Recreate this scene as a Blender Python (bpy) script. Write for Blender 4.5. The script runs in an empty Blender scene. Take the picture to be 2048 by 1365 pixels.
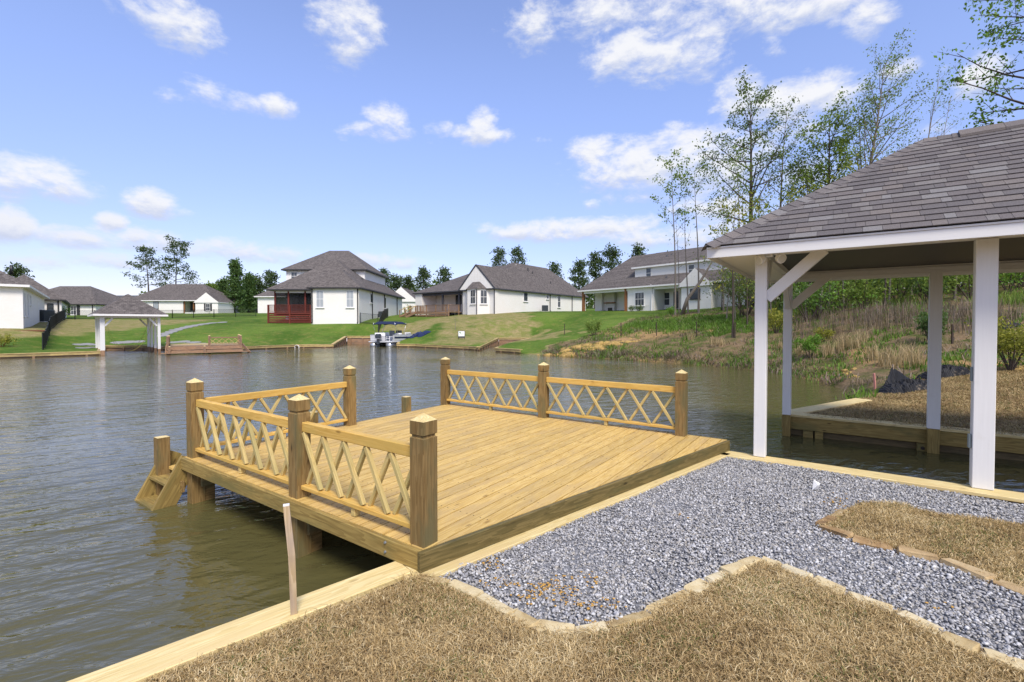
import bpy, bmesh, math, random
import numpy as np
from mathutils import Vector, Matrix, Euler
from mathutils.geometry import delaunay_2d_cdt
R = math.radians
random.seed(7)
rng = np.random.default_rng(11)
S = bpy.context.scene
COL = S.collection

# ------------------------------------------------------------------ camera
FPX, PCX, PCY, PITCH, CAMZ = 944.0, 1024.0, 668.3, R(1.1414), 2.15
cd = bpy.data.cameras.new('camera')
cam = bpy.data.objects.new('camera', cd)
COL.objects.link(cam)
cam.location = (0, 0, CAMZ)
cam.rotation_euler = (math.pi / 2 - PITCH, 0, 0)
cd.sensor_width = 36.0
cd.lens = FPX / 2048 * 36.0
cd.shift_y = -(682.5 - PCY) / 2048
cd.clip_start = 0.05
cd.clip_end = 3000
S.camera = cam

# ------------------------------------------------------------------ sky, sun, exposure
SUN_EL, SUN_AZ = R(50), R(163)          # azimuth clockwise from +Y (behind the camera, to the right)
S.view_settings.view_transform = 'Standard'
S.view_settings.look = 'None'
S.view_settings.exposure = 1.5
S.view_settings.gamma = 1.0
sl = bpy.data.lights.new('sun', 'SUN')
sl.energy = 1.5
sl.angle = R(18)
sl.color = (1.0, 0.93, 0.82)
so = bpy.data.objects.new('sun', sl)
COL.objects.link(so)
sdir = Vector((math.sin(SUN_AZ) * math.cos(SUN_EL), math.cos(SUN_AZ) * math.cos(SUN_EL), math.sin(SUN_EL)))
so.rotation_euler = sdir.to_track_quat('Z', 'Y').to_euler()
so.location = (20, -20, 40)


def pdir(u, v):
    """direction of a photo pixel (2048 x 1365) in world space"""
    xc, zc = (u - PCX) / FPX, -(v - PCY) / FPX
    return Vector((xc, math.cos(PITCH) + zc * math.sin(PITCH), -math.sin(PITCH) + zc * math.cos(PITCH)))


def G(u, v, z):
    """where the ray of a pixel meets the level z"""
    d = pdir(u, v)
    t = (z - CAMZ) / d.z
    return Vector((d.x * t, d.y * t, z))


def DP(u, v, Y):
    """point on the ray of a pixel at distance Y ahead"""
    d = pdir(u, v)
    t = Y / d.y
    return Vector((d.x * t, Y, CAMZ + d.z * t))


def PX(p):
    """world point to photo pixel"""
    y, z = p[1], p[2] - CAMZ
    yc = y * math.cos(PITCH) - z * math.sin(PITCH)
    zc = y * math.sin(PITCH) + z * math.cos(PITCH)
    return PCX + FPX * p[0] / yc, PCY - FPX * zc / yc


class NT:
    """small helper to write node trees"""
    def __init__(self, tree):
        self.t = tree
        self.t.nodes.clear()

    def n(self, typ, ins=None, **kw):
        nd = self.t.nodes.new(typ)
        for k, v in kw.items():
            setattr(nd, k, v)
        if ins:
            for k, v in ins.items():
                s = nd.inputs[k]
                if isinstance(v, bpy.types.NodeSocket):
                    self.t.links.new(v, s)
                elif isinstance(v, bpy.types.Node):
                    self.t.links.new(v.outputs[0], s)
                else:
                    s.default_value = v
        return nd

    def m(self, op, a, b=0.0, c=0.0, clamp=False):
        return self.n('ShaderNodeMath', {0: a, 1: b, 2: c}, operation=op, use_clamp=clamp).outputs[0]

    def ramp(self, fac, stops, interp='LINEAR'):
        nd = self.n('ShaderNodeValToRGB', {'Fac': fac})
        cr = nd.color_ramp
        cr.interpolation = interp
        while len(cr.elements) < len(stops):
            cr.elements.new(0.5)
        for e, (p, c) in zip(cr.elements, stops):
            e.position = p
            e.color = (c[0], c[1], c[2], 1)
        return nd.outputs[0]

    def mix(self, fac, a, b, blend='MIX'):
        nd = self.n('ShaderNodeMix', data_type='RGBA', blend_type=blend)
        for idx, v in ((0, fac), (6, a), (7, b)):
            s = nd.inputs[idx]
            if isinstance(v, bpy.types.NodeSocket):
                self.t.links.new(v, s)
            elif isinstance(v, (int, float)):
                s.default_value = v
            else:
                s.default_value = (v[0], v[1], v[2], 1)
        return nd.outputs[2]

    def smooth(self, x, a, b):
        return self.n('ShaderNodeMapRange', {0: x, 1: a, 2: b, 3: 0.0, 4: 1.0},
                      interpolation_type='SMOOTHSTEP').outputs[0]

    def noise(self, vec, scale, detail=3, rough=0.5, dist=0.0):
        return self.n('ShaderNodeTexNoise', {'Vector': vec, 'Scale': scale, 'Detail': detail,
                                            'Roughness': rough, 'Distortion': dist}).outputs[0]


# world: Nishita sky with broken fair-weather clouds at infinity
wd = bpy.data.worlds.new('World')
S.world = wd
wd.use_nodes = True
w = NT(wd.node_tree)
tc = w.n('ShaderNodeTexCoord')
sky = w.n('ShaderNodeTexSky', sky_type='NISHITA')
sky.sun_disc = False
sky.sun_elevation = SUN_EL
sky.sun_rotation = SUN_AZ
sky.altitude = 60
sky.air_density = 1.0
sky.dust_density = 0.6
sky.ozone_density = 3.0
sep = w.n('ShaderNodeSeparateXYZ', {0: tc.outputs['Generated']})
az = w.m('ARCTAN2', sep.outputs[0], sep.outputs[1])
el = w.m('ARCSINE', sep.outputs[2])
# photo pixel centre, half width, half height, thickness
CLOUDS = [(330, 30, 70, 40, 1.0), (385, 60, 52, 34, 1.0), (300, 20, 60, 30, .7), (695, 40, 56, 60, .95), (705, 75, 40, 34, .9), (345, 190, 26, 14, .6), (420, 192, 60, 20, .75), (480, 205, 50, 16, .8), (555, 210, 34, 18, .9),
          (772, 240, 36, 26, 1.0), (760, 262, 56, 16, .95), (970, 248, 26, 24, 1.05), (960, 272, 48, 16, 1.0), (878, 262, 26, 16, .55), (684, 262, 18, 10, .5), (80, 352, 95, 34, 1.0), (130, 378, 70, 28, .95), (20, 365, 50, 34, .95),
          (305, 408, 50, 20, .8), (370, 425, 30, 9, .5), (218, 446, 30, 17, 1.0), (190, 458, 24, 8, .6), (20, 452, 46, 28, .9), (1245, 105, 62, 34, 1.05), (1330, 120, 90, 30, 1.05), (1400, 130, 50, 24, .9), (1200, 150, 20, 14, .5),
          (1380, 60, 60, 50, .75), (1250, 22, 170, 30, .85), (1070, 50, 52, 36, .75), (1480, 18, 200, 34, .85), (1640, 14, 110, 26, .9), (1735, 30, 46, 32, 1.0), (1730, 58, 34, 12, .8), (1665, 48, 18, 10, .7), (1545, 100, 26, 14, .55), (1540, 85, 24, 12, .4),
          (1190, 305, 46, 26, 1.05), (1270, 305, 60, 24, 1.05), (1370, 290, 70, 32, 1.1), (1320, 335, 160, 40, 1.0), (1430, 330, 110, 60, .95), (1240, 345, 100, 26, .9), (1330, 375, 110, 24, .7), (1480, 195, 46, 36, .95), (1580, 200, 110, 34, 1.0), (1660, 195, 60, 30, 1.0), (1600, 240, 60, 34, .85),
          (1960, 150, 44, 34, 1.1), (1940, 170, 30, 22, 1.0), (1800, 138, 36, 16, .9), (1895, 138, 14, 8, .6),
          (1130, 460, 140, 16, .85), (1060, 468, 90, 14, .8), (1250, 448, 70, 14, .7), (1300, 478, 110, 16, .6), (160, 478, 80, 18, .75), (300, 484, 100, 18, .75), (430, 490, 60, 14, .7), (480, 505, 110, 16, .65), (560, 510, 60, 14, .65), (760, 525, 90, 13, .65), (200, 520, 120, 13, .6), (60, 522, 80, 13, .6),
          (1420, 470, 110, 22, .7), (1440, 420, 90, 30, .6), (1600, 380, 120, 60, .5), (1850, 330, 120, 50, .5), (2000, 280, 80, 40, .55), (1180, 410, 20, 8, .5), (1080, 280, 16, 12, .4)]
dens = num = den = None
for (cu, cv, hw, hh, th) in CLOUDS:
    if cv > 400: th, hh = th * 1.35, hh * 1.12
    d0 = pdir(cu, cv).normalized()
    a0, e0 = math.atan2(d0.x, d0.y), math.asin(d0.z)
    cosu = math.cos(math.atan((cu - PCX) / FPX))
    wa, we = hw / FPX * cosu ** 2, hh / FPX * cosu
    q = w.m('POWER', w.m('MULTIPLY_ADD', az, 1 / wa, -a0 / wa), 2.0)
    vy_ = w.m('MULTIPLY_ADD', el, 1 / we, -e0 / we)
    q2 = w.m('POWER', vy_, 2.0)
    val = w.m('MULTIPLY_ADD', w.m('ADD', q, q2), -0.42 * th, th * 1.05)
    wt = w.m('POWER', w.m('MAXIMUM', val, 0.0), 2.0)
    num = w.m('MULTIPLY', wt, vy_) if num is None else w.m('MULTIPLY_ADD', wt, vy_, num)
    den = wt if den is None else w.m('ADD', den, wt)
    dens = val if dens is None else w.m('MAXIMUM', dens, val)
dens = w.m('MAXIMUM', dens, -0.6)
cv3 = w.n('ShaderNodeCombineXYZ', {0: az, 1: w.m('MULTIPLY', el, 1.9), 2: 0.0}).outputs[0]
big = w.noise(tc.outputs['Generated'], 2.1, 3, 0.5)
# beyond the picture broken cloud goes on, cover added to grey the water's reflection
outf = w.m('MAXIMUM', w.smooth(w.m('ABSOLUTE', az), 0.84, 1.0), w.smooth(el, 0.62, 0.74))
outf = w.m('MAXIMUM', outf, w.smooth(w.m('ABSOLUTE', el), 2.0, 3.0))
gen = w.m('MULTIPLY_ADD', big, 5.0, -2.15)
dens = w.n('ShaderNodeMix', {0: outf, 2: dens, 3: gen}, data_type='FLOAT').outputs[0]
n1 = w.noise(cv3, 13.0, 8, 0.62, 0.25)
n2 = w.noise(cv3, 45.0, 5, 0.6, 0.3)
edge = w.m('ADD', w.m('MULTIPLY_ADD', n1, 2.3, -1.2), w.m('MULTIPLY_ADD', n2, .8, -0.4))
cl = w.m('ADD', dens, edge)
alpha = w.smooth(cl, 0.15, 1.2)
# lit tops, lavender-grey undersides where the cloud is thick
cvs = w.n('ShaderNodeVectorMath', {0: cv3, 1: (0.0, 0.022, 0.0)}, operation='ADD').outputs[0]
n1s = w.noise(cvs, 13.0, 6, 0.62, 0.25)
vsh = w.n('ShaderNodeMix', {0: outf, 2: w.m('DIVIDE', num, w.m('ADD', den, 0.002)), 3: 0.0}, data_type='FLOAT').outputs[0]
lit = w.smooth(w.m('ADD', w.m('MULTIPLY', w.m('SUBTRACT', n1, n1s), 3.0), vsh), -0.95, 0.35)
hor = w.smooth(el, 0.0, 0.52)
ccol = w.mix(lit, (2.55, 2.8, 3.55), (3.95, 3.97, 4.1))
ccol = w.mix(w.smooth(el, 0.0, 0.26), w.mix(0.6, ccol, (2.75, 2.95, 3.6)), ccol)
tint = w.mix(hor, (.72, .61, .72), (1.24, 1.06, 1.15))
scol = w.mix(1.0, sky.outputs[0], tint, 'MULTIPLY')
final = w.mix(w.m('MULTIPLY', alpha, 0.96), scol, ccol)
bg = w.n('ShaderNodeBackground', {'Color': final, 'Strength': 0.085})
w.n('ShaderNodeOutputWorld', {'Surface': bg.outputs[0]})
# ------------------------------------------------------------------ materials
M = {}


def mat(name):
    m = bpy.data.materials.new(name)
    m.use_nodes = True
    nt = NT(m.node_tree)
    M[name] = m
    return m, nt


def finish(nt, color, rough=0.7, bump=None, bstr=0.3, bdist=0.01, spec=0.3, metal=0.0, **kw):
    b = nt.n('ShaderNodeBsdfPrincipled')
    for k, v in (('Base Color', color), ('Roughness', rough), ('Metallic', metal), ('Specular IOR Level', spec)):
        s = b.inputs[k]
        if isinstance(v, bpy.types.NodeSocket):
            nt.t.links.new(v, s)
        else:
            s.default_value = (v[0], v[1], v[2], 1) if k == 'Base Color' else v
    for k, v in kw.items():
        b.inputs[k].default_value = v
    if bump is not None:
        bn = nt.n('ShaderNodeBump', {'Height': bump, 'Strength': bstr, 'Distance': bdist})
        nt.t.links.new(bn.outputs[0], b.inputs['Normal'])
    nt.n('ShaderNodeOutputMaterial', {'Surface': b.outputs[0]})
    return b


def plain(name, col, rough=0.6, var=0.12, scale=6.0, spec=0.3, metal=0.0, bstr=0.15, bd=0.004):
    m, nt = mat(name)
    tc = nt.n('ShaderNodeTexCoord')
    n = nt.noise(tc.outputs['Object'], scale, 4, 0.6)
    c = nt.mix(n, [x * (1 - var) for x in col], [min(1, x * (1 + var)) for x in col])
    n2 = nt.noise(tc.outputs['Object'], scale * 9, 3, 0.6)
    finish(nt, c, rough, n2, bstr, bd, spec, metal)
    return m


def wood(name, dark, mid, light, rough=0.62, grain=1.0, knots=0.6, stain=None, var=0.18):
    """sawn lumber, the grain along the local X of each piece"""
    m, nt = mat(name)
    tc = nt.n('ShaderNodeTexCoord')
    oi = nt.n('ShaderNodeObjectInfo')
    off = nt.n('ShaderNodeCombineXYZ', {0: nt.m('MULTIPLY', oi.outputs['Random'], 37.0),
                                        1: nt.m('MULTIPLY', oi.outputs['Random'], 91.0), 2: nt.m('MULTIPLY', oi.outputs['Random'], 53.0)})
    v = nt.n('ShaderNodeVectorMath', {0: tc.outputs['Object'], 1: off.outputs[0]}, operation='ADD').outputs[0]
    # broad slow waviness bends the rings
    mp = nt.n('ShaderNodeMapping', {'Vector': v, 'Scale': (0.9, 9.0, 9.0)})
    wob = nt.noise(mp.outputs[0], 1.0, 3, 0.55)
    mp2 = nt.n('ShaderNodeMapping', {'Vector': v, 'Scale': (2.2, 62.0, 62.0)})
    fine = nt.noise(mp2.outputs[0], 1.0, 4, 0.6)
    rings = nt.m('FRACT', nt.m('MULTIPLY_ADD', wob, 9.0, nt.m('MULTIPLY', fine, 0.35)))
    rings = nt.smooth(rings, 0.05, 0.95)
    c = nt.mix(nt.m('MULTIPLY', rings, grain, clamp=True), light, mid)
    c = nt.mix(nt.m('MULTIPLY', nt.smooth(fine, 0.45, 0.75), 0.55), c, dark)
    if knots:
        kp = nt.n('ShaderNodeMapping', {'Vector': v, 'Scale': (2.2, 6.0, 6.0)})
        vo = nt.n('ShaderNodeTexVoronoi', {'Vector': kp.outputs[0], 'Scale': 1.0})
        k = nt.smooth(vo.outputs['Distance'], 0.12, 0.03)
        c = nt.mix(nt.m('MULTIPLY', k, knots), c, [dark[0] * .45, dark[1] * .38, dark[2] * .35])
    blot = nt.noise(nt.n('ShaderNodeMapping', {'Vector': v, 'Scale': (1.3, 4.0, 4.0)}).outputs[0], 1.0, 4, 0.6)
    if stain:
        c = nt.mix(nt.m('MULTIPLY', nt.smooth(blot, 0.46, 0.66), 0.75), c, stain)
    rv = nt.m('MULTIPLY_ADD', oi.outputs['Random'], 2 * var, 1 - var)
    c = nt.mix(1.0, c, nt.n('ShaderNodeCombineXYZ', {0: rv, 1: nt.m('MULTIPLY_ADD', rv, .95, .05), 2: nt.m('MULTIPLY_ADD', rv, 0.8, 0.2)}).outputs[0], 'MULTIPLY')
    finish(nt, c, rough, nt.m('ADD', nt.m('MULTIPLY', fine, 0.7), nt.m('MULTIPLY', rings, 0.3)), 0.35, 0.003, 0.25)
    return m


wood('deck_wood', (.34, .19, .05), (.52, .345, .10), (.62, .44, .155), knots=.6, stain=(.45, .315, .13), var=.10)
wood('rail_wood', (.40, .215, .04), (.57, .345, .078), (.66, .43, .12), knots=.65, stain=(.52, .35, .09), var=.07)
wood('strip_wood', (.32, .23, .08), (.45, .34, .13), (.56, .43, .18), knots=.3, stain=(.36, .31, .13), var=.1)
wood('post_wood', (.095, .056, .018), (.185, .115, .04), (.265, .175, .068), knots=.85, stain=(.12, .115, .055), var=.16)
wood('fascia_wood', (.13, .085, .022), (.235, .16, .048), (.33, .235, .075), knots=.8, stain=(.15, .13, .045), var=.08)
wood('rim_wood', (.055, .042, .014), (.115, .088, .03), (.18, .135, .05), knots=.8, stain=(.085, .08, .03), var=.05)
wood('cap_wood', (.42, .31, .12), (.60, .47, .21), (.70, .58, .30), knots=.45, stain=(.60, .46, .22), var=.07)
wood('wall_wood', (.05, .036, .018), (.11, .078, .036), (.17, .12, .055), knots=.6, stain=(.07, .062, .03), var=.2)
wood('far_wood', (.22, .15, .055), (.40, .29, .11), (.52, .40, .18), knots=.4, stain=(.25, .19, .09), var=.15)
wood('old_wood', (.12, .065, .035), (.24, .14, .08), (.33, .21, .13), knots=.4, stain=(.16, .12, .09), var=.15)
wood('stake_wood', (.22, .15, .08), (.38, .28, .16), (.48, .37, .23), knots=.7, stain=(.30, .24, .2), var=.05)
wood('red_wood', (.085, .016, .011), (.125, .026, .018), (.155, .036, .025), knots=.2, var=.12)
wood('ceiling_wood', (.035, .02, .01), (.075, .042, .02), (.11, .065, .032), knots=.3, var=.12)
wood('cedar_wood', (.14, .055, .02), (.22, .095, .04), (.28, .13, .055), knots=.4, var=.1)

# painted white lumber with faint brush grain and scuffs
m, nt = mat('white_paint')
tc = nt.n('ShaderNodeTexCoord')
oi = nt.n('ShaderNodeObjectInfo')
mp = nt.n('ShaderNodeMapping', {'Vector': tc.outputs['Object'], 'Scale': (2.0, 45.0, 45.0)})
g1 = nt.noise(mp.outputs[0], 1.0, 4, 0.6)
bl = nt.noise(tc.outputs['Object'], 3.0, 5, 0.65)
c = nt.mix(g1, (.66, .655, .64), (.75, .745, .73))
c = nt.mix(nt.m('MULTIPLY', nt.smooth(bl, .58, .78), .35), c, (.55, .52, .46))
finish(nt, c, .48, g1, .35, .002, .35)

# white painted brick of the houses
m, nt = mat('white_brick')
tc = nt.n('ShaderNodeTexCoord')
br = nt.n('ShaderNodeTexBrick', {'Vector': nt.n('ShaderNodeCombineXYZ', {
    0: nt.m('ADD', nt.n('ShaderNodeSeparateXYZ', {0: tc.outputs['Object']}).outputs[0], nt.n('ShaderNodeSeparateXYZ', {0: tc.outputs['Object']}).outputs[1]),
    1: nt.n('ShaderNodeSeparateXYZ', {0: tc.outputs['Object']}).outputs[2], 2: 0.0}).outputs[0],
    'Color1': (.78, .765, .73, 1), 'Color2': (.84, .825, .79, 1), 'Mortar': (.68, .66, .62, 1), 'Scale': 1.0,
    'Mortar Size': 0.008, 'Brick Width': 0.2, 'Row Height': 0.075})
bl = nt.noise(tc.outputs['Object'], .5, 4, .6)
c = nt.mix(nt.smooth(bl, .35, .75), br.outputs['Color'], (.76, .73, .67))
finish(nt, c, .7, br.outputs['Fac'], -.4, .01, .2)

# lap siding
m, nt = mat('white_siding')
tc = nt.n('ShaderNodeTexCoord')
zz = nt.n('ShaderNodeSeparateXYZ', {0: tc.outputs['Object']}).outputs[2]
fr = nt.m('FRACT', nt.m('MULTIPLY', zz, 5.5))
bl = nt.noise(tc.outputs['Object'], .7, 3, .6)
c = nt.mix(nt.smooth(fr, .0, .12), (.52, .51, .49), nt.mix(bl, (.74, .73, .70), (.81, .80, .78)))
finish(nt, c, .6, fr, .6, .02, .2)


def shingle(name, cols, near=False):
    m, nt = mat(name)
    tc = nt.n('ShaderNodeTexCoord')
    if near:
        oi = nt.n('ShaderNodeObjectInfo')
        ge = nt.n('ShaderNodeNewGeometry')
        r = nt.m('FRACT', nt.m('ADD', oi.outputs['Random'], nt.m('MULTIPLY', ge.outputs['Random Per Island'], 7.3)))
        sv = nt.n('ShaderNodeVectorMath', {0: tc.outputs['Object'], 1: oi.outputs['Location']}, operation='ADD').outputs[0]
        c = nt.ramp(r, [(i / len(cols), x) for i, x in enumerate(cols)], 'CONSTANT')
        sp = nt.noise(sv, 210.0, 2, .7)
        c = nt.mix(nt.smooth(sp, .3, .75), nt.mix(.55, c, (.02, .018, .02)), nt.mix(.25, c, (.5, .48, .48)))
        sl_ = nt.noise(sv, 5.0, 4, .6)
        c = nt.mix(nt.m('MULTIPLY', sl_, .35), c, (.09, .075, .08))
        finish(nt, c, .92, sp, .5, .003, .12)
    else:
        sp = nt.n('ShaderNodeSeparateXYZ', {0: tc.outputs['Object']})
        vec = nt.n('ShaderNodeCombineXYZ', {0: nt.m('ADD', sp.outputs[0], nt.m('MULTIPLY', sp.outputs[1], .9)), 1: sp.outputs[2], 2: 0.0}).outputs[0]
        br = nt.n('ShaderNodeTexBrick', {'Vector': vec, 'Color1': (*cols[0], 1), 'Color2': (*cols[1], 1), 'Mortar': (.035, .03, .032, 1),
                                         'Scale': 1.0, 'Mortar Size': .012, 'Brick Width': .32, 'Row Height': .11, 'Bias': 0.0})
        n = nt.noise(tc.outputs['Object'], 3.2, 6, .8)
        c = nt.mix(nt.smooth(n, .35, .62), nt.mix(.35, br.outputs['Color'], (.04, .035, .034)), nt.mix(.25, br.outputs['Color'], (.30, .27, .25)))
        n3 = nt.noise(tc.outputs['Object'], .28, 3, .6)
        c = nt.mix(nt.m('MULTIPLY', n3, .5), c, [x * .55 for x in cols[0]])
        finish(nt, c, .93, br.outputs['Fac'], -.4, .01, .1)
    return m


shingle('near_shingle', [(.125, .112, .106), (.165, .145, .133), (.115, .104, .10), (.20, .173, .15), (.14, .127, .122), (.25, .243, .232), (.12, .108, .104), (.15, .133, .125), (.18, .16, .143), (.122, .112, .108), (.215, .20, .183), (.145, .128, .12)], True)
shingle('far_shingle', [(.105, .094, .088), (.19, .168, .155), (.145, .128, .118)])
shingle('blue_shingle', [(.075, .095, .12), (.10, .125, .15), (.085, .105, .13)])

plain('white_trim', (.76, .75, .73), .5, .05, 3)
plain('dark_trim', (.035, .034, .036), .5, .15, 3)
plain('charcoal_trim', (.06, .062, .07), .5, .15, 3)
plain('beige_soffit', (.86, .84, .78), .6, .05, 2)
plain('black_metal', (.012, .014, .015), .4, .2, 8, .5)
plain('grey_metal', (.30, .32, .33), .38, .1, 20, .5, .6)
plain('ac_metal', (.05, .062, .068), .5, .25, 10)
plain('white_plastic', (.80, .80, .79), .35, .03, 10)
plain('navy_canvas', (.012, .02, .06), .8, .25, 6)
plain('blue_tarp', (.012, .022, .075), .55, .4, 6)
plain('yellow_sling', (.50, .42, .09), .7, .25, 8)
plain('pink_stake', (.55, .24, .20), .7, .2, 10)
plain('rust_post', (.05, .035, .028), .8, .3, 20)
plain('bark_light', (.20, .175, .145), .9, .35, 5, .1, 0, .6, .02)
plain('bark_dark', (.085, .068, .055), .9, .4, 5, .1, 0, .6, .02)
plain('mulch', (.16, .07, .04), .95, .4, 9)
plain('clay', (.44, .30, .105), .95, .35, 2.2, .1, 0, .9, .08)
plain('flagstone', (.25, .25, .245), .85, .2, 3)
plain('concrete', (.55, .53, .49), .85, .12, 2)
plain('silver', (.55, .57, .60), .3, .08, 4, .5, .7)
plain('grey_vinyl', (.52, .53, .55), .5, .1, 6)
plain('engine_dark', (.04, .05, .065), .25, .15, 6, .6)
plain('paper', (.85, .85, .84), .7, .04, 14)
plain('sign_white', (.80, .82, .80), .45, .03, 6)
plain('sign_green', (.16, .32, .12), .5, .1, 6)
plain('grey_plastic', (.20, .235, .235), .45, .1, 10)
plain('lamp_lens', (.62, .62, .60), .15, .05, 6, .6)
plain('fleck', (.46, .27, .07), .9, .35, 40)
plain('red_bush_leaf', (.22, .055, .035), .8, .4, 3)

# black woven silt-fence fabric with pale mud
m, nt = mat('silt_fabric')
tc = nt.n('ShaderNodeTexCoord')
wv = nt.n('ShaderNodeTexWave', {'Vector': tc.outputs['Object'], 'Scale': 7.0, 'Distortion': 3.0, 'Detail': 2.0})
bl = nt.noise(tc.outputs['Object'], 2.6, 5, .65)
c = nt.mix(nt.smooth(wv.outputs['Fac'], .90, 1.0), (.008, .0085, .010), (.05, .052, .06))
c = nt.mix(nt.smooth(bl, .60, .72), c, (.26, .21, .15))
finish(nt, c, .6, wv.outputs['Fac'], .4, .01, .2)

# window glass
m, nt = mat('glass')
tc = nt.n('ShaderNodeTexCoord')
n = nt.noise(tc.outputs['Object'], 1.4, 3, .5)
c = nt.mix(n, (.02, .025, .03), (.07, .085, .10))
finish(nt, c, .06, None, spec=.8)
m, nt = mat('blind_glass')
tc = nt.n('ShaderNodeTexCoord')
zz = nt.n('ShaderNodeSeparateXYZ', {0: tc.outputs['Object']}).outputs[2]
fr = nt.m('FRACT', nt.m('MULTIPLY', zz, 14.0))
c = nt.mix(nt.smooth(fr, .35, .6), (.42, .45, .48), (.25, .28, .31))
finish(nt, c, .1, None, spec=.8)
# porch insect screen: thin dark see-through mesh
m, nt = mat('screen')
b1 = nt.n('ShaderNodeBsdfDiffuse', {'Color': (.02, .022, .024, 1)})
b2 = nt.n('ShaderNodeBsdfTransparent')
mx = nt.n('ShaderNodeMixShader', {0: .35, 1: b1.outputs[0], 2: b2.outputs[0]})
nt.n('ShaderNodeOutputMaterial', {'Surface': mx.outputs[0]})


def leaves(name, cols, trans=.35):
    """leaf faces coloured by a per-vertex random value"""
    m, nt = mat(name)
    at = nt.n('ShaderNodeAttribute', attribute_name='rnd')
    c = nt.ramp(at.outputs['Fac'], [(i / max(1, len(cols) - 1), x) for i, x in enumerate(cols)])
    b = nt.n('ShaderNodeBsdfPrincipled', {'Base Color': c, 'Roughness': .55, 'Specular IOR Level': .25})
    t = nt.n('ShaderNodeBsdfTranslucent', {'Color': nt.mix(.5, c, (.25, .32, .04))})
    mx = nt.n('ShaderNodeMixShader', {0: trans, 1: b.outputs[0], 2: t.outputs[0]})
    nt.n('ShaderNodeOutputMaterial', {'Surface': mx.outputs[0]})


leaves('spring_leaf', [(.07, .12, .022), (.13, .21, .038), (.20, .30, .055), (.27, .34, .075)], .45)
leaves('bright_leaf', [(.06, .14, .015), (.11, .24, .025), (.17, .33, .04)])
leaves('yellow_leaf', [(.12, .14, .02), (.24, .25, .03), (.36, .34, .05)])
leaves('pine_leaf', [(.03, .052, .02), (.055, .09, .033), (.09, .13, .048)], .25)
leaves('cedar_leaf', [(.045, .085, .026), (.075, .14, .04), (.12, .195, .06)], .35)
leaves('oak_leaf', [(.05, .085, .024), (.09, .145, .036), (.15, .21, .055)], .4)
leaves('weed_leaf', [(.05, .11, .015), (.09, .19, .025), (.15, .28, .035), (.20, .30, .06)])
leaves('brown_weed', [(.07, .05, .035), (.15, .11, .075), (.24, .18, .125), (.20, .16, .145)], .15)
leaves('tan_weed', [(.30, .22, .12), (.46, .34, .18), (.58, .45, .26)], .25)
leaves('dead_turf', [(.15, .09, .04), (.37, .245, .11), (.56, .40, .19), (.68, .52, .27), (.77, .63, .38), (.13, .17, .04)], .25)
leaves('dead_turf_dark', [(.11, .065, .03), (.24, .15, .065), (.39, .265, .12), (.50, .37, .18), (.58, .45, .23), (.11, .13, .035)], .2)


def rnd_color(name, cols, rough=.85, spk=90.0, spkmix=.35, spec=.2):
    m, nt = mat(name)
    at = nt.n('ShaderNodeAttribute', attribute_name='rnd')
    tc = nt.n('ShaderNodeTexCoord')
    c = nt.ramp(at.outputs['Fac'], [(i / len(cols), x) for i, x in enumerate(cols)])
    n = nt.noise(tc.outputs['Object'], spk, 3, .65)
    c = nt.mix(nt.m('MULTIPLY', nt.smooth(n, .4, .7), spkmix), c, (.56, .56, .58))
    finish(nt, c, rough, n, .4, .002, spec)


rnd_color('gravel', [(.125, .124, .126), (.185, .184, .188), (.255, .254, .258), (.325, .323, .326), (.415, .412, .41), (.60, .595, .58), (.215, .214, .22), (.35, .325, .28)])

# sandstone edging
m, nt = mat('sandstone')
tc = nt.n('ShaderNodeTexCoord')
oi = nt.n('ShaderNodeObjectInfo')
v = nt.n('ShaderNodeVectorMath', {0: tc.outputs['Object'], 1: oi.outputs['Location']}, operation='ADD').outputs[0]
n = nt.noise(v, 6.0, 6, .65, .4)
n2 = nt.noise(v, 55.0, 4, .65)
c = nt.ramp(nt.m('MULTIPLY_ADD', oi.outputs['Random'], .35, nt.m('MULTIPLY', n, .75)), [(.2, (.20, .125, .055)), (.42, (.44, .33, .16)), (.6, (.58, .48, .28)), (.85, (.62, .56, .40))])
c = nt.mix(nt.m('MULTIPLY', nt.smooth(n2, .55, .75), .4), c, (.17, .12, .08))
finish(nt, c, .9, nt.m('ADD', n, nt.m('MULTIPLY', n2, .4)), .6, .012, .15)

# darker iron-stained sandstone
m, nt = mat('rust_stone')
tc = nt.n('ShaderNodeTexCoord'); oi = nt.n('ShaderNodeObjectInfo')
v = nt.n('ShaderNodeVectorMath', {0: tc.outputs['Object'], 1: oi.outputs['Location']}, operation='ADD').outputs[0]
n = nt.noise(v, 9.0, 6, .7, .4)
c = nt.ramp(nt.m('MULTIPLY_ADD', oi.outputs['Random'], .4, nt.m('MULTIPLY', n, .7)), [(.22, (.13, .085, .05)), (.42, (.30, .19, .09)), (.58, (.44, .32, .17)), (.8, (.55, .46, .29))])
finish(nt, c, .9, n, .7, .014, .15)

# dark soil under sod and gravel
plain('soil', (.10, .075, .045), .95, .4, 4, .1, 0, .8, .02)
plain('gravel_bed', (.22, .226, .24), .95, .3, 14, .1, 0, .8, .02)

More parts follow.
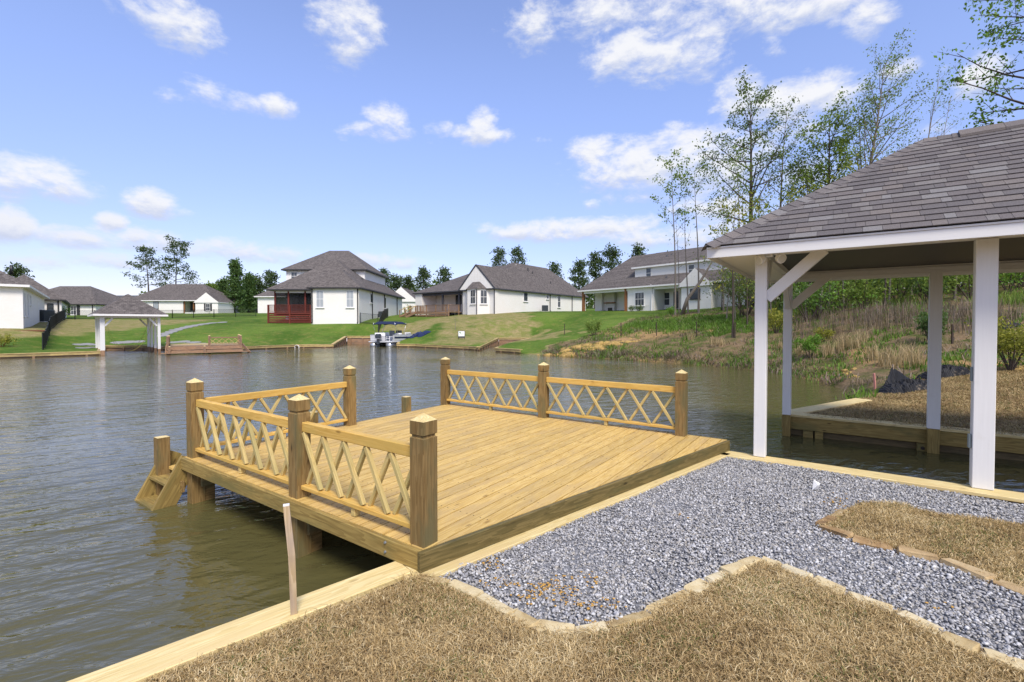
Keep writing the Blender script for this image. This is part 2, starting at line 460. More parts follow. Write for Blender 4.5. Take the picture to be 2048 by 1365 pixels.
# ground of the whole shore: mown lawn, drier turf, bank earth by position
m, nt = mat('ground')
ge = nt.n('ShaderNodeNewGeometry')
pos = ge.outputs['Position']
at = nt.n('ShaderNodeAttribute', attribute_name='zone')     # 0 lawn, 1 dry turf, 2 bank earth and weeds, 3 soil
zv = at.outputs['Fac']
ns = nt.n('ShaderNodeMapping', {'Vector': pos, 'Scale': (1.0, .55, 1.0)}).outputs[0]
nA = nt.noise(ns, .16, 5, .6)
nB = nt.noise(pos, 1.3, 5, .65)
nC = nt.noise(pos, 11.0, 4, .7)
green = nt.mix(nt.smooth(nA, .38, .62), (.062, .125, .014), (.125, .20, .03))
green = nt.mix(nt.m('MULTIPLY', nt.smooth(nB, .48, .70), .75), green, (.20, .205, .052))
dry = nt.mix(nt.smooth(nB, .36, .66), (.19, .20, .055), (.31, .25, .12))
earth = nt.mix(nt.smooth(nB, .35, .6), (.075, .10, .022), (.21, .15, .085))
earth = nt.mix(nt.m('MULTIPLY', nt.smooth(nA, .54, .64), .8), earth, (.42, .27, .12))
c = nt.mix(nt.smooth(zv, .15, .85), green, dry)
c = nt.mix(nt.smooth(zv, 1.2, 1.8), c, earth)
c = nt.mix(nt.smooth(zv, 2.2, 2.8), c, (.20, .14, .07))
c = nt.mix(nt.m('MULTIPLY', nt.smooth(nC, .38, .66), .6), c, nt.mix(1.0, c, (.45, .48, .45), 'MULTIPLY'))
nD = nt.noise(pos, 3.7, 4, .7)
c = nt.mix(nt.m('MULTIPLY', nt.smooth(nD, .45, .70), .4), c, nt.mix(1.0, c, (1.5, 1.28, 1.3), 'MULTIPLY'))
finish(nt, c, .95, nt.m('ADD', nC, nB), .7, .06, .1)

# murky pond water with wind ripples running towards the upper right
m, nt = mat('water')
ge = nt.n('ShaderNodeNewGeometry')
pos = ge.outputs['Position']
mp = nt.n('ShaderNodeMapping', {'Vector': pos, 'Rotation': (0, 0, R(34)), 'Scale': (1.9, .55, 1.0)}, vector_type='TEXTURE').outputs[0]
mp2 = nt.n('ShaderNodeMapping', {'Vector': pos, 'Rotation': (0, 0, R(8)), 'Scale': (1.3, .6, 1.0)}, vector_type='TEXTURE').outputs[0]
nb = nt.noise(mp, 1.5, 2, .5, .4)
nm = nt.noise(mp2, 3.2, 3, .55, .5)
nf = nt.noise(mp, 9.0, 2, .5, .2)
calm = nt.smooth(nt.noise(pos, .16, 2, .5), .36, .60)
h = nt.m('ADD', nt.m('MULTIPLY', nb, 1.0), nt.m('ADD', nt.m('MULTIPLY', nm, .48), nt.m('MULTIPLY', nf, .13)))
bn = nt.n('ShaderNodeBump', {'Height': h, 'Strength': nt.m('MULTIPLY_ADD', calm, .55, .40), 'Distance': .062})
b = nt.n('ShaderNodeBsdfPrincipled', {'Base Color': (.088, .080, .030, 1), 'Roughness': .05, 'IOR': 1.36, 'Specular IOR Level': .8, 'Normal': bn.outputs[0]})
nt.n('ShaderNodeOutputMaterial', {'Surface': b.outputs[0]})
# ------------------------------------------------------------------ object helpers
WM = {}
Z = Vector((0, 0, 1))


def place(o, parent=None, Mw=None):
    Mw = Matrix.Identity(4) if Mw is None else Mw
    COL.objects.link(o)
    if parent is not None:
        o.parent = parent
        o.matrix_parent_inverse = WM[parent.name].inverted()
    o.matrix_basis = Mw
    WM[o.name] = Mw.copy()
    return o


def tag(o, label=None, cat=None, group=None, kind=None):
    if label: o['label'] = label
    if cat: o['category'] = cat
    if group: o['group'] = group
    if kind: o['kind'] = kind
    return o


def thing(name, label, cat, loc, group=None, rotz=0.0):
    o = bpy.data.objects.new(name, None)
    o.empty_display_size = .2
    place(o, None, Matrix.Translation(Vector(loc)) @ Matrix.Rotation(rotz, 4, 'Z'))
    return tag(o, label, cat, group)


def mesh(name, V, F, mats, idx=None, smooth=False):
    me = bpy.data.meshes.new(name)
    me.from_pydata([tuple(v) for v in V], [], F)
    for mm in (mats if isinstance(mats, (list, tuple)) else [mats]):
        me.materials.append(M[mm])
    if idx is not None:
        me.polygons.foreach_set('material_index', idx)
    if smooth:
        me.polygons.foreach_set('use_smooth', [True] * len(me.polygons))
    me.update()
    return me


def mobj(name, V, F, mats, parent=None, Mw=None, idx=None, smooth=False):
    return place(bpy.data.objects.new(name, mesh(name, V, F, mats, idx, smooth)), parent, Mw)


def fast_tri(name, V, T, mname, rnd=None, parent=None, smooth=False):
    """triangles from numpy arrays"""
    V = np.asarray(V, np.float32); T = np.asarray(T, np.int32)
    me = bpy.data.meshes.new(name)
    me.vertices.add(len(V)); me.vertices.foreach_set('co', V.ravel())
    me.loops.add(len(T) * 3); me.loops.foreach_set('vertex_index', T.ravel())
    me.polygons.add(len(T))
    me.polygons.foreach_set('loop_start', np.arange(0, len(T) * 3, 3, dtype=np.int32))
    if smooth:
        me.polygons.foreach_set('use_smooth', np.ones(len(T), bool))
    me.update(calc_edges=True)
    if rnd is not None:
        a = me.attributes.new('rnd', 'FLOAT', 'POINT')
        a.data.foreach_set('value', np.asarray(rnd, np.float32))
    me.materials.append(M[mname])
    return place(bpy.data.objects.new(name, me), parent)


def convex(V, F):
    """turn every face of a convex body outwards"""
    V = [Vector(v) for v in V]
    c = sum(V, Vector()) / len(V)
    out = []
    for f in F:
        a, b, d = V[f[0]], V[f[1]], V[f[2]]
        n = (b - a).cross(d - a)
        fc = sum((V[i] for i in f), Vector()) / len(f)
        out.append(f if n.dot(fc - c) >= 0 else tuple(reversed(f)))
    return V, out


def box_vf(lx, ly, lz, e=0.0):
    a, b, c = lx / 2, ly / 2, lz / 2
    if e <= 0:
        V = [(x, y, z) for x in (-a, a) for y in (-b, b) for z in (-c, c)]
        F = [(0, 1, 3, 2), (4, 6, 7, 5), (0, 4, 5, 1), (2, 3, 7, 6), (0, 2, 6, 4), (1, 5, 7, 3)]
        return convex(V, F)
    e = min(e, a * .45, b * .45, c * .45)
    V, ix = [], {}
    for sx in (-1, 1):
        for sy in (-1, 1):
            for sz in (-1, 1):
                for k, v in enumerate(((sx * a, sy * (b - e), sz * (c - e)), (sx * (a - e), sy * b, sz * (c - e)), (sx * (a - e), sy * (b - e), sz * c))):
                    ix[(sx, sy, sz, k)] = len(V); V.append(v)
    F = []
    s2 = ((-1, -1), (-1, 1), (1, 1), (1, -1))
    for s in (-1, 1):
        F.append(tuple(ix[(s, p, q, 0)] for p, q in s2))
        F.append(tuple(ix[(p, s, q, 1)] for p, q in s2))
        F.append(tuple(ix[(p, q, s, 2)] for p, q in s2))
    for p in (-1, 1):
        for q in (-1, 1):
            F.append((ix[(-1, p, q, 1)], ix[(1, p, q, 1)], ix[(1, p, q, 2)], ix[(-1, p, q, 2)]))
            F.append((ix[(p, -1, q, 0)], ix[(p, 1, q, 0)], ix[(p, 1, q, 2)], ix[(p, -1, q, 2)]))
            F.append((ix[(p, q, -1, 0)], ix[(p, q, 1, 0)], ix[(p, q, 1, 1)], ix[(p, q, -1, 1)]))
            for r in (-1, 1):
                F.append((ix[(p, q, r, 0)], ix[(p, q, r, 1)], ix[(p, q, r, 2)]))
    return convex(V, F)


def frame(o, x, up=Z):
    """matrix with local X along x and local Z near up"""
    x = Vector(x).normalized()
    y = Vector(up).cross(x)
    if y.length < 1e-4:
        y = Vector((0, 1, 0)).cross(x)
    y.normalize()
    z = x.cross(y)
    m = Matrix((x, y, z)).transposed().to_4x4()
    m.translation = o
    return m


def beam(name, p0, p1, wd_, ht, mname, parent=None, up=Z, e=.004):
    p0, p1 = Vector(p0), Vector(p1)
    V, F = box_vf((p1 - p0).length, wd_, ht, e)
    return mobj(name, V, F, mname, parent, frame((p0 + p1) / 2, p1 - p0, up))


def block(name, c, sx, sy, sz, mname, parent=None, heading=None, e=.004):
    """upright box, local X pointing to heading"""
    V, F = box_vf(sx, sy, sz, e)
    h = Vector((1, 0, 0)) if heading is None else Vector(heading)
    return mobj(name, V, F, mname, parent, frame(Vector(c), h))


def tube_vf(pts, rads, n=6, cap=True):
    V, F = [], []
    pts = [Vector(p) for p in pts]
    for i, p in enumerate(pts):
        d = (pts[min(i + 1, len(pts) - 1)] - pts[max(i - 1, 0)]).normalized()
        a = d.cross(Vector((.31, .87, .23)))
        a.normalize(); b = d.cross(a)
        for k in range(n):
            t = 2 * math.pi * k / n
            V.append(p + (a * math.cos(t) + b * math.sin(t)) * rads[i])
    for i in range(len(pts) - 1):
        for k in range(n):
            k2 = (k + 1) % n
            F.append((i * n + k, i * n + k2, (i + 1) * n + k2, (i + 1) * n + k))
    if cap:
        F.append(tuple(range(n - 1, -1, -1)))
        F.append(tuple(range((len(pts) - 1) * n, len(pts) * n)))
    return V, F


def tube(name, pts, rads, mname, parent=None, n=6):
    if not isinstance(rads, (list, tuple)):
        rads = [rads] * len(pts)
    c = Vector(pts[0])
    V, F = tube_vf([Vector(p) - c for p in pts], rads, n)
    return mobj(name, V, F, mname, parent, Matrix.Translation(c), smooth=True)


def prism(name, poly, z0, z1, mname, parent=None, Mw=None):
    """upright prism over a convex polygon given counter-clockwise or clockwise"""
    n = len(poly)
    V = [(p[0], p[1], z0) for p in poly] + [(p[0], p[1], z1) for p in poly]
    F = [tuple(range(n - 1, -1, -1)), tuple(range(n, 2 * n))] + [(i, (i + 1) % n, n + (i + 1) % n, n + i) for i in range(n)]
    V, F = convex(V, F)
    return mobj(name, V, F, mname, parent, Mw)


def merge(parts):
    """several (V, F) into one"""
    V, F = [], []
    for v, f in parts:
        o = len(V)
        V += [Vector(x) for x in v]
        F += [tuple(i + o for i in ff) for ff in f]
    return V, F


def xf(vf, Mw):
    return [Mw @ Vector(v) for v in vf[0]], vf[1]


def blades(P, hgt, wid, lean, rnd, curl=.5):
    """grass blades as three triangles each; returns V, T, rnd arrays"""
    n = len(P)
    az_ = rng.uniform(0, 2 * np.pi, n)
    side = np.stack([np.cos(az_), np.sin(az_), np.zeros(n)], 1) * wid[:, None]
    la = rng.uniform(0, 2 * np.pi, n)
    ld = np.stack([np.cos(la), np.sin(la), np.zeros(n)], 1)
    mid = P + ld * (lean * hgt * .35)[:, None] + np.array([0, 0, 1.0]) * (hgt * .62)[:, None]
    tip = P + ld * (lean * hgt)[:, None] + np.array([0, 0, 1.0]) * (hgt * (1 - curl * np.minimum(lean, 1.2) * .6))[:, None]
    V = np.stack([P - side, P + side, mid - side * .8, mid + side * .8, tip], 1).reshape(-1, 3)
    b = (np.arange(n) * 5)[:, None]
    T = np.concatenate([b + np.array([[0, 1, 3]]), b + np.array([[0, 3, 2]]), b + np.array([[2, 3, 4]])], 1).reshape(-1, 3)
    return V, T, np.repeat(rnd, 5)


def leaf_cards(P, size, rnd, droop=0.0, asp=.5, dirs=None):
    """pointed folded leaf, two triangles"""
    n = len(P)
    if dirs is None:
        d = rng.normal(size=(n, 3)); d[:, 2] -= droop
    else:
        d = dirs + rng.normal(size=(n, 3)) * .35
    d /= np.linalg.norm(d, axis=1)[:, None] + 1e-9
    s = np.cross(d, rng.normal(size=(n, 3))); s /= np.linalg.norm(s, axis=1)[:, None] + 1e-9
    L = size[:, None]
    V = np.stack([P, P + d * L * .5 + s * L * asp * .5, P + d * L, P + d * L * .5 - s * L * asp * .5], 1).reshape(-1, 3)
    b = (np.arange(n) * 4)[:, None]
    T = np.concatenate([b + np.array([[0, 1, 2]]), b + np.array([[0, 2, 3]])], 1).reshape(-1, 3)
    return V, T, np.repeat(rnd, 4)


def stack_vtr(L):
    V, T, Q, o = [], [], [], 0
    for v, t, r in L:
        V.append(v); T.append(t + o); Q.append(r); o += len(v)
    return np.concatenate(V), np.concatenate(T), np.concatenate(Q)


def in_poly(x, y, poly):
    x = np.asarray(x); y = np.asarray(y)
    c = np.zeros(x.shape, bool)
    n = len(poly)
    for i in range(n):
        x1, y1 = poly[i][0], poly[i][1]; x2, y2 = poly[(i + 1) % n][0], poly[(i + 1) % n][1]
        cond = ((y1 > y) != (y2 > y))
        with np.errstate(divide='ignore', invalid='ignore'):
            xi = (x2 - x1) * (y - y1) / (y2 - y1 + 1e-12) + x1
        c ^= cond & (x < xi)
    return c


def scatter(poly, dens):
    xs = [p[0] for p in poly]; ys = [p[1] for p in poly]
    n = int(dens * (max(xs) - min(xs)) * (max(ys) - min(ys)))
    x = rng.uniform(min(xs), max(xs), n); y = rng.uniform(min(ys), max(ys), n)
    k = in_poly(x, y, poly)
    return x[k], y[k]


def poly_dist(x, y, line):
    """distance of points to an open polyline"""
    d = np.full(np.shape(x), 1e9)
    for a, b in zip(line[:-1], line[1:]):
        ax, ay, bx, by = a[0], a[1], b[0], b[1]
        l2 = (bx - ax) ** 2 + (by - ay) ** 2 + 1e-12
        t = np.clip(((x - ax) * (bx - ax) + (y - ay) * (by - ay)) / l2, 0, 1)
        d = np.minimum(d, np.hypot(x - ax - t * (bx - ax), y - ay - t * (by - ay)))
    return d
# ------------------------------------------------------------------ layout of the shore
TH = R(-54.75)
U = Vector((math.sin(TH), math.cos(TH), 0))      # along the dock's side rails, away to the left
VV = Vector((U.y, -U.x, 0))                      # along the deck boards, away to the right
ZC, ZD = .41, .55                                # bulkhead cap, deck
P = {'P1': (-.647, 3.439), 'P2': (-1.985, 4.388), 'P3': (-3.842, 5.704), 'P4': (-2.582, 7.493), 'P5': (-1.337, 9.456), 'P6': (.545, 8.128), 'P7': (2.444, 6.789)}
P = {k: Vector((a, b, 0)) for k, (a, b) in P.items()}
PLc, PRc, BLc, BRc = (Vector((a, b, 0)) for a, b in ((3.305, 6.13), (5.043, 4.903), (5.34, 9.016), (7.089, 7.78)))

A0 = G(797.6, 1124, ZC); A1 = G(145, 1365, ZC)
SH = (A0 - A1).normalized()                      # the front bulkhead, towards the upper right
SN = Vector((SH.y, -SH.x, 0))                    # landward (to the right of it)
Bc = G(1450, 903, ZC)                            # corner of the front bulkhead and the boat slip
# water-side corner of the front bulkhead with the slip
t_ = (Bc - A1).dot(SH)
B0 = A1 + SH * t_
N0 = A1 - SH * 14
slip_w0 = G(1480, 905.5, ZC)
S0 = slip_w0
S0c = B0 if (S0 - B0).length < .2 else B0
slipdir = -U
S1 = S0 + slipdir * 9.3
F0 = BLc + U * .14 + VV * .135
F0 = Vector((F0.x, F0.y, 0))
F1 = F0 + slipdir * 9.5
RW = G(1714, 797, ZC)                            # end of the return wall
w0 = lambda u, v: G(u, v, 0.0)
nat = [w0(1690, 783), w0(1640, 764), w0(1585, 752), w0(1511, 741), w0(1445, 734.6), w0(1385, 730), w0(1314, 725), w0(1220, 718.5), w0(1150, 714.7), w0(1090, 711)]
RB = [w0(1040, 707.5), w0(989.5, 704)]                               # short wall right of the empty slip
SB = [DP(1022, 694, 46.0), DP(1059, 690, 51.5), DP(998, 690, 51.5)]     # empty slip: right side, back right, back left
MF = [w0(958, 702), w0(937, 700.2), w0(830, 694.8), w0(793, 694.5)]     # main front
BS = [DP(806, 690, 51.6), DP(694, 690, 51.6)]                        # boat slip back
MF2 = [w0(667, 695.8), w0(591, 696.2), w0(486, 700.6)]
DB = [DP(322, 698, 39.2), DP(298, 698, 39.2), DP(207, 698, 39.4)]      # behind the far dock, back of the far boathouse slip
LF = [w0(203, 711.2), w0(100, 714.8), w0(0, 718)]
for q in RB + SB + MF + BS + MF2 + DB + LF + nat: q.z = 0
FAR_L = Vector((-75, 27, 0))
ring = []          # (point, land height there)
def add(p, z): ring.append((Vector((p[0], p[1], 0)), z))
add(N0, .33); add(A0, .33); add(B0, .33); add(S0 + slipdir * .6, .33); add(S1, .33); add(F1, .33); add(F0, .37); add(RW, .37)
for q in nat: add(q, -.06)
add(RB[0], .02); add(RB[1], .27)
add(SB[0], .35); add(SB[1], .66); add(SB[2], .66)
add(MF[0], .30)
for q in MF[1:]: add(q, .27)
add(BS[0], .85); add(BS[1], .85)
for q in MF2: add(q, .27)
add(DB[0], .3); add(DB[1], .38); add(DB[2], .38)
for q in LF: add(q, .27)
add(FAR_L, .27); add((-75, -14), .27)
LAKE = [(p.x, p.y) for p, z in ring]

# ------------------------------------------------------------------ land heights
ctl = [(50, 657, 40), (20, 659, 39), (80, 640, 58), (120, 640, 58), (160, 634, 78), (160, 660, 45), (150, 640, 60), (260, 662, 46), (300, 640, 62), (300, 631, 82), (420, 633, 76),
       (340, 627, 104), (440, 627, 105), (500, 626, 96), (480, 642, 60), (400, 665, 47), (560, 646, 60), (536, 645, 60), (624, 647.5, 58.3), (718, 647.5, 57.2), (811, 629, 79), (765, 638, 63), (600, 668, 48.5),
       (830, 639, 64), (850, 655, 52), (930, 629, 67), (990, 628, 63), (1171, 624.5, 82), (1100, 623, 72), (900, 662, 49), (1000, 652, 54), (1060, 660, 54), (930, 680, 43.5),
       (1164, 623, 68.4), (1255, 623, 62), (1362, 620, 56.4), (1450, 615, 52), (1180, 640, 53), (1120, 660, 46), (1170, 668, 40),
       (1187, 675, 37), (1150, 692, 34), (1250, 690, 31.5), (1250, 665, 37), (1314, 695, 29.5), (1314, 660, 36.5), (1314, 640, 44), (1400, 695, 26.5), (1400, 655, 34), (1400, 628, 45), (1500, 700, 24.3), (1500, 650, 32), (1500, 615, 44),
       (1600, 720, 21), (1600, 680, 24.2), (1600, 640, 28.5), (1600, 605, 36), (1700, 757, 16), (1700, 725, 18.5), (1700, 680, 21.5), (1700, 640, 25), (1700, 605, 31), (1700, 590, 38),
       (1800, 800, 11), (1800, 775, 12.5), (1800, 745, 14.8), (1800, 720, 17), (1800, 665, 20), (1800, 625, 24), (1800, 595, 30), (1900, 800, 10.6), (1900, 770, 12), (1900, 738, 14.5), (1900, 700, 17), (1900, 655, 19.5), (1900, 610, 24), (1900, 580, 31),
       (2030, 800, 10), (2030, 745, 13), (2030, 690, 16.5), (2030, 640, 19.5), (2030, 595, 25), (2030, 570, 31)]
CP = [tuple(DP(*c)) for c in ctl]
CP += [(30, 60, 5.0), (45, 60, 5.4), (60, 40, 6), (40, 25, 5.6), (24, 10, 2.2), (17, 4, .9), (9.5, 7.4, .42), (0, 160, 7), (-60, 160, 6), (60, 130, 8), (-120, 120, 5), (-120, 50, 3), (-75, 45, 2.2), (-60, 33, .9),
       (150, 150, 9), (-200, 200, 6), (200, 60, 9), (0, 260, 8)]
CP += [(p.x, p.y, z if z > 0 else .05) for p, z in ring if p.y > 8.5 and p.y < 60 and p.x > -70]
CP += [(F0.x + slipdir.x * t, F0.y + slipdir.y * t, .38) for t in (1.5, 3, 4.5, 6, 8)]
CPa = np.array(CP)
def tps(r2): return np.where(r2 > 1e-9, r2 * np.log(r2 + 1e-12), 0)
SC = 30.0
cxy = CPa[:, :2] / SC
K = tps(((cxy[:, None] - cxy[None]) ** 2).sum(-1)) + np.eye(len(cxy)) * .004
PM = np.concatenate([np.ones((len(cxy), 1)), cxy], 1)
AA = np.block([[K, PM], [PM.T, np.zeros((3, 3))]])
sol = np.linalg.solve(AA, np.concatenate([CPa[:, 2], np.zeros(3)]))


def land(x, y):
    x = np.atleast_1d(np.asarray(x, float)); y = np.atleast_1d(np.asarray(y, float))
    q = np.stack([x, y], 1) / SC
    z = tps(((q[:, None] - cxy[None]) ** 2).sum(-1)) @ sol[:-3] + sol[-3] + q @ sol[-2:]
    z = np.clip(z, .02, 9.0)
    near = ((x - A1.x) * SN.x + (y - A1.y) * SN.y > -.3) & (x * VV.x + y * VV.y < 8.6)
    z = np.where(near, .36, z)
    return z


def lz(p):
    return float(land(p[0], p[1])[0])


def gp(x, y, dz=0.0):
    return Vector((x, y, lz((x, y)) + dz))


def hit(u, v, lo=5.0, hi=130.0):
    """first meeting of a pixel ray with the land"""
    ts = np.linspace(lo, hi, 1200)
    d = pdir(u, v)
    x, y, z = d.x * ts / d.y, ts, CAMZ + d.z * ts / d.y
    k = np.nonzero((z < land(x, y)) & ~in_poly(x, y, LAKE))[0]
    i = k[0] if len(k) else len(ts) - 1
    return Vector((x[i], y[i], lz((x[i], y[i]))))


# ------------------------------------------------------------------ ground sheet, exactly to the water's edge
pts = []
def grid(x0, x1, y0, y1, s, jit=.25):
    gx, gy = np.meshgrid(np.arange(x0, x1, s), np.arange(y0, y1, s))
    gx = gx.ravel() + rng.uniform(-jit, jit, gx.size) * s; gy = gy.ravel() + rng.uniform(-jit, jit, gy.size) * s
    return gx, gy
allx, ally = [], []
def addgrid(x0, x1, y0, y1, s, holes=()):
    gx, gy = grid(x0, x1, y0, y1, s)
    k = ~in_poly(gx, gy, LAKE)
    for (a, b, c, d) in holes:
        k &= ~((gx > a) & (gx < b) & (gy > c) & (gy < d))
    k &= poly_dist(gx, gy, LAKE + [LAKE[0]]) > s * .3
    allx.extend(gx[k]); ally.extend(gy[k])
addgrid(2, 22, 8, 46, .45)
addgrid(-50, 32, 22, 90, 1.1, [(2, 22, 8, 46)])
addgrid(-130, 130, -30, 190, 6, [(-50, 32, 22, 90), (2, 22, 8, 46)])
addgrid(-1300, 1300, -700, 1900, 90, [(-130, 130, -30, 190)])
vin = [Vector((a, b)) for a, b in LAKE] + [Vector((a, b)) for a, b in zip(allx, ally)]
nl = len(LAKE)
cv, ce, cf, ov, oe, of = delaunay_2d_cdt(vin, [(i, (i + 1) % nl) for i in range(nl)], [], 0, 1e-4)
vx = np.array([v.x for v in cv]); vy = np.array([v.y for v in cv])
vz = land(vx, vy)
for i, o_ in enumerate(ov):
    for k in o_:
        if k < nl: vz[i] = ring[k][1]
tri = np.array(cf)
cxm = vx[tri].mean(1); cym = vy[tri].mean(1)
tri = tri[~in_poly(cxm, cym, LAKE)]
# keep all normals up
a_ = (vx[tri[:, 1]] - vx[tri[:, 0]]) * (vy[tri[:, 2]] - vy[tri[:, 0]]) - (vx[tri[:, 2]] - vx[tri[:, 0]]) * (vy[tri[:, 1]] - vy[tri[:, 0]])
tri[a_ < 0] = tri[a_ < 0][:, ::-1]
# what grows where: 0 lawn, 1 dry turf, 2 bank, 3 bare clay or soil
uu = PCX + FPX * vx / np.maximum(vy, .1)
zone = np.zeros(len(vx))
bankline = [w0(1085, 711), DP(1100, 690, 36.5), DP(1170, 672, 38), DP(1230, 655, 42), DP(1260, 640, 47), DP(1330, 632, 50), DP(1500, 626, 49), (80, 60)]
bpoly = [(p[0], p[1]) for p in bankline] + [(80, -5), (20, 2), (12, 10.5), (RW.x, RW.y)] + [(p.x, p.y) for p in nat]
bm_ = in_poly(vx, vy, bpoly)
wn = np.sin(vx * 1.7) * np.cos(vy * 1.3) * .4
zone = np.where((vx > -8) & (vx < 16) & (vy > 40) & (vy < 75) & (vx < 3 + wn * 4 - (vy - 55) * .15), .75 + wn, zone)      # half-grown lawn below the gabled house
zone = np.where((vx < -38) & (vy < 62), .8, zone)
tl = [(-22, 55), (-12.5, 58), (-9.5, 65), (-1, 63), (2, 60.5), (-6, 60), (-9, 53), (-9.5, 50.6), (-12, 50.6), (-14, 55)]
zone = np.where(in_poly(vx, vy, tl) & (vx > -15.5), 1.05, zone)
zone = np.where(bm_, 2.0, zone)
lawn2 = [(F0.x, F0.y), (RW.x, RW.y)] + [tuple(DP(u, v, d)[:2]) for u, v, d in ((1770, 770, 12.6), (1850, 752, 14), (1950, 745, 13.9), (2060, 740, 13.6), (2200, 745, 13))] + [(18, 8), (F1.x, F1.y)]
zone = np.where(in_poly(vx, vy, lawn2), 3.0, zone)
near_ = ((vx - A1.x) * SN.x + (vy - A1.y) * SN.y > -.3) & (vx * VV.x + vy * VV.y < 8.6)
zone = np.where(near_, 3.0, zone)
# lumpy eroded bank
lump = (np.sin(vx * 2.3 + vy * 1.1) * np.cos(vy * 2.9 - vx * .7) + np.sin(vx * 5.1) * np.cos(vy * 4.3) * .5) * .09
vz = np.where((zone == 2) & (vz > .1), vz + lump, vz)
g = fast_tri('ground', np.stack([vx, vy, vz], 1), tri, 'ground', None, None, True)
az_ = g.data.attributes.new('zone', 'FLOAT', 'POINT'); az_.data.foreach_set('value', zone.astype(np.float32))
tag(g, kind='structure')

# ------------------------------------------------------------------ water
wx0, wx1, wy0, wy1 = -74, 24, -13, 60
V = [(wx0, wy0, 0), (wx1, wy0, 0), (wx1, wy1, 0), (wx0, wy1, 0)]
tag(mobj('water', V, [(0, 1, 2, 3)], 'water'), kind='structure')
# ------------------------------------------------------------------ the new dock
def isect(p, d, q, e):
    """meeting point of two lines in plan"""
    k = d.x * e.y - d.y * e.x
    t = ((q.x - p.x) * e.y - (q.y - p.y) * e.x) / k
    return Vector((p.x + d.x * t, p.y + d.y * t, 0))


def clip(poly, n, c):
    """keep the part of a plan polygon with n.p <= c"""
    out = []
    for i in range(len(poly)):
        a, b = poly[i], poly[(i + 1) % len(poly)]
        da, db = a.dot(n) - c, b.dot(n) - c
        if da <= 0: out.append(a)
        if (da < 0 < db) or (db < 0 < da): out.append(a + (b - a) * (da / (da - db)))
    return out


PA, PB = G(838, 1102, ZD), G(1454.6, 880, ZD)
ABd = (PB - PA).normalized()
pLeft = P['P1'] - VV * .085
pFar = P['P3'] + U * .085
pRight = P['P6'] + VV * .085
cA = isect(pLeft, U, PA, ABd); cB = isect(pRight, U, PA, ABd)
cD = isect(pLeft, U, pFar, VV); cC = isect(pRight, U, pFar, VV)
deckpoly = [cA, cB, cC, cD]
dock = thing('dock', 'new yellow pine dock with cross-braced railings in the foreground', 'dock', (cA.x, cA.y, 0))
smin = min(p.dot(U) for p in deckpoly); smax = max(p.dot(U) for p in deckpoly)
bw, gap = .1335, .013
s = smax
while s > smin:
    poly = clip(clip(deckpoly, U, s), -U, -(s - bw))
    if len(poly) >= 3:
        c = sum(poly, Vector()) / len(poly); c.z = ZD
        Mw = frame(c, VV); Mi = Mw.inverted()
        prism('deck_board', [Mi @ Vector((p.x, p.y, ZD)) for p in poly], -.036, rng.uniform(-.0015, .0), 'deck_wood', dock, Mw)
    s -= bw + gap
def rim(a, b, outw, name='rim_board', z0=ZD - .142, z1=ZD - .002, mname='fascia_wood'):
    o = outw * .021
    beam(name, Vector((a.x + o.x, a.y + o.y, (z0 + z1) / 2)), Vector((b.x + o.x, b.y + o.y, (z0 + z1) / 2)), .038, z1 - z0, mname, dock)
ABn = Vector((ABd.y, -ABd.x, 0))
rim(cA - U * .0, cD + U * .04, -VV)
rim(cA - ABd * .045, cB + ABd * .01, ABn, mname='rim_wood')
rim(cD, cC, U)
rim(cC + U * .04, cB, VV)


def square_post(name, c, z0, ztop, half, mname, parent, heading, groove=True, cap=.05):
    """square post with pyramid head and a turned groove; grain runs up the post"""
    L = ztop - z0
    prof = [(0, half)]
    if groove:
        prof += [(L - cap - .125, half), (L - cap - .118, half * .84), (L - cap - .104, half * .84), (L - cap - .097, half)]
    prof += [(L - cap, half)]
    V, F = [], []
    for x, h in prof:
        for a, b in ((-1, -1), (1, -1), (1, 1), (-1, 1)):
            V.append((x, a * h, b * h))
    for i in range(len(prof) - 1):
        for k in range(4):
            k2 = (k + 1) % 4
            F.append((i * 4 + k, i * 4 + k2, (i + 1) * 4 + k2, (i + 1) * 4 + k))
    n = len(V); V.append((L, 0, 0))
    for k in range(4): F.append((n - 4 + k, n - 4 + (k + 1) % 4, n))
    F.append((3, 2, 1, 0))
    # face directions: outward from the axis
    F2 = []
    for f in F:
        a, b, d = (Vector(V[i]) for i in f[:3])
        nn = (b - a).cross(d - a); fc = sum((Vector(V[i]) for i in f), Vector()) / len(f)
        ref = Vector((0, fc.y, fc.z)) if abs(fc.y) + abs(fc.z) > 1e-5 else Vector((fc.x - L / 2, 0, 0))
        F2.append(f if nn.dot(ref) >= 0 else tuple(reversed(f)))
    me_i = [1 if len(f) == 3 else 0 for f in F2]
    Mw = frame(Vector((c.x, c.y, z0)), Z, heading)
    return mobj(name, V, F2, [mname, 'cap_wood'], parent, Mw, me_i)


# screw heads over the joists
scr = []
for j in range(9):
    tq = pLeft.dot(VV) + .12 + j * .55
    s = smax
    while s > smin:
        for ds in (.03, bw - .03):
            p = U * (s - ds) + VV * tq
            if all((p - a).dot(Vector((-(b - a).y, (b - a).x, 0))) > .03 * (b - a).length for a, b in zip(deckpoly, deckpoly[1:] + deckpoly[:1])):
                V6 = [(p.x + .0055 * math.cos(k * 1.047), p.y + .0055 * math.sin(k * 1.047), ZD + .0012) for k in range(6)]
                scr.append((V6, [tuple(range(6))]))
        s -= bw + gap
if scr:
    V, F = merge(scr)
    tag(mobj('screw_heads', V, F, 'rust_post', dock), kind='stuff')
for k, pp in P.items():
    square_post('railing_post', pp, -.55, ZD + .953, .07, 'post_wood', dock, U)


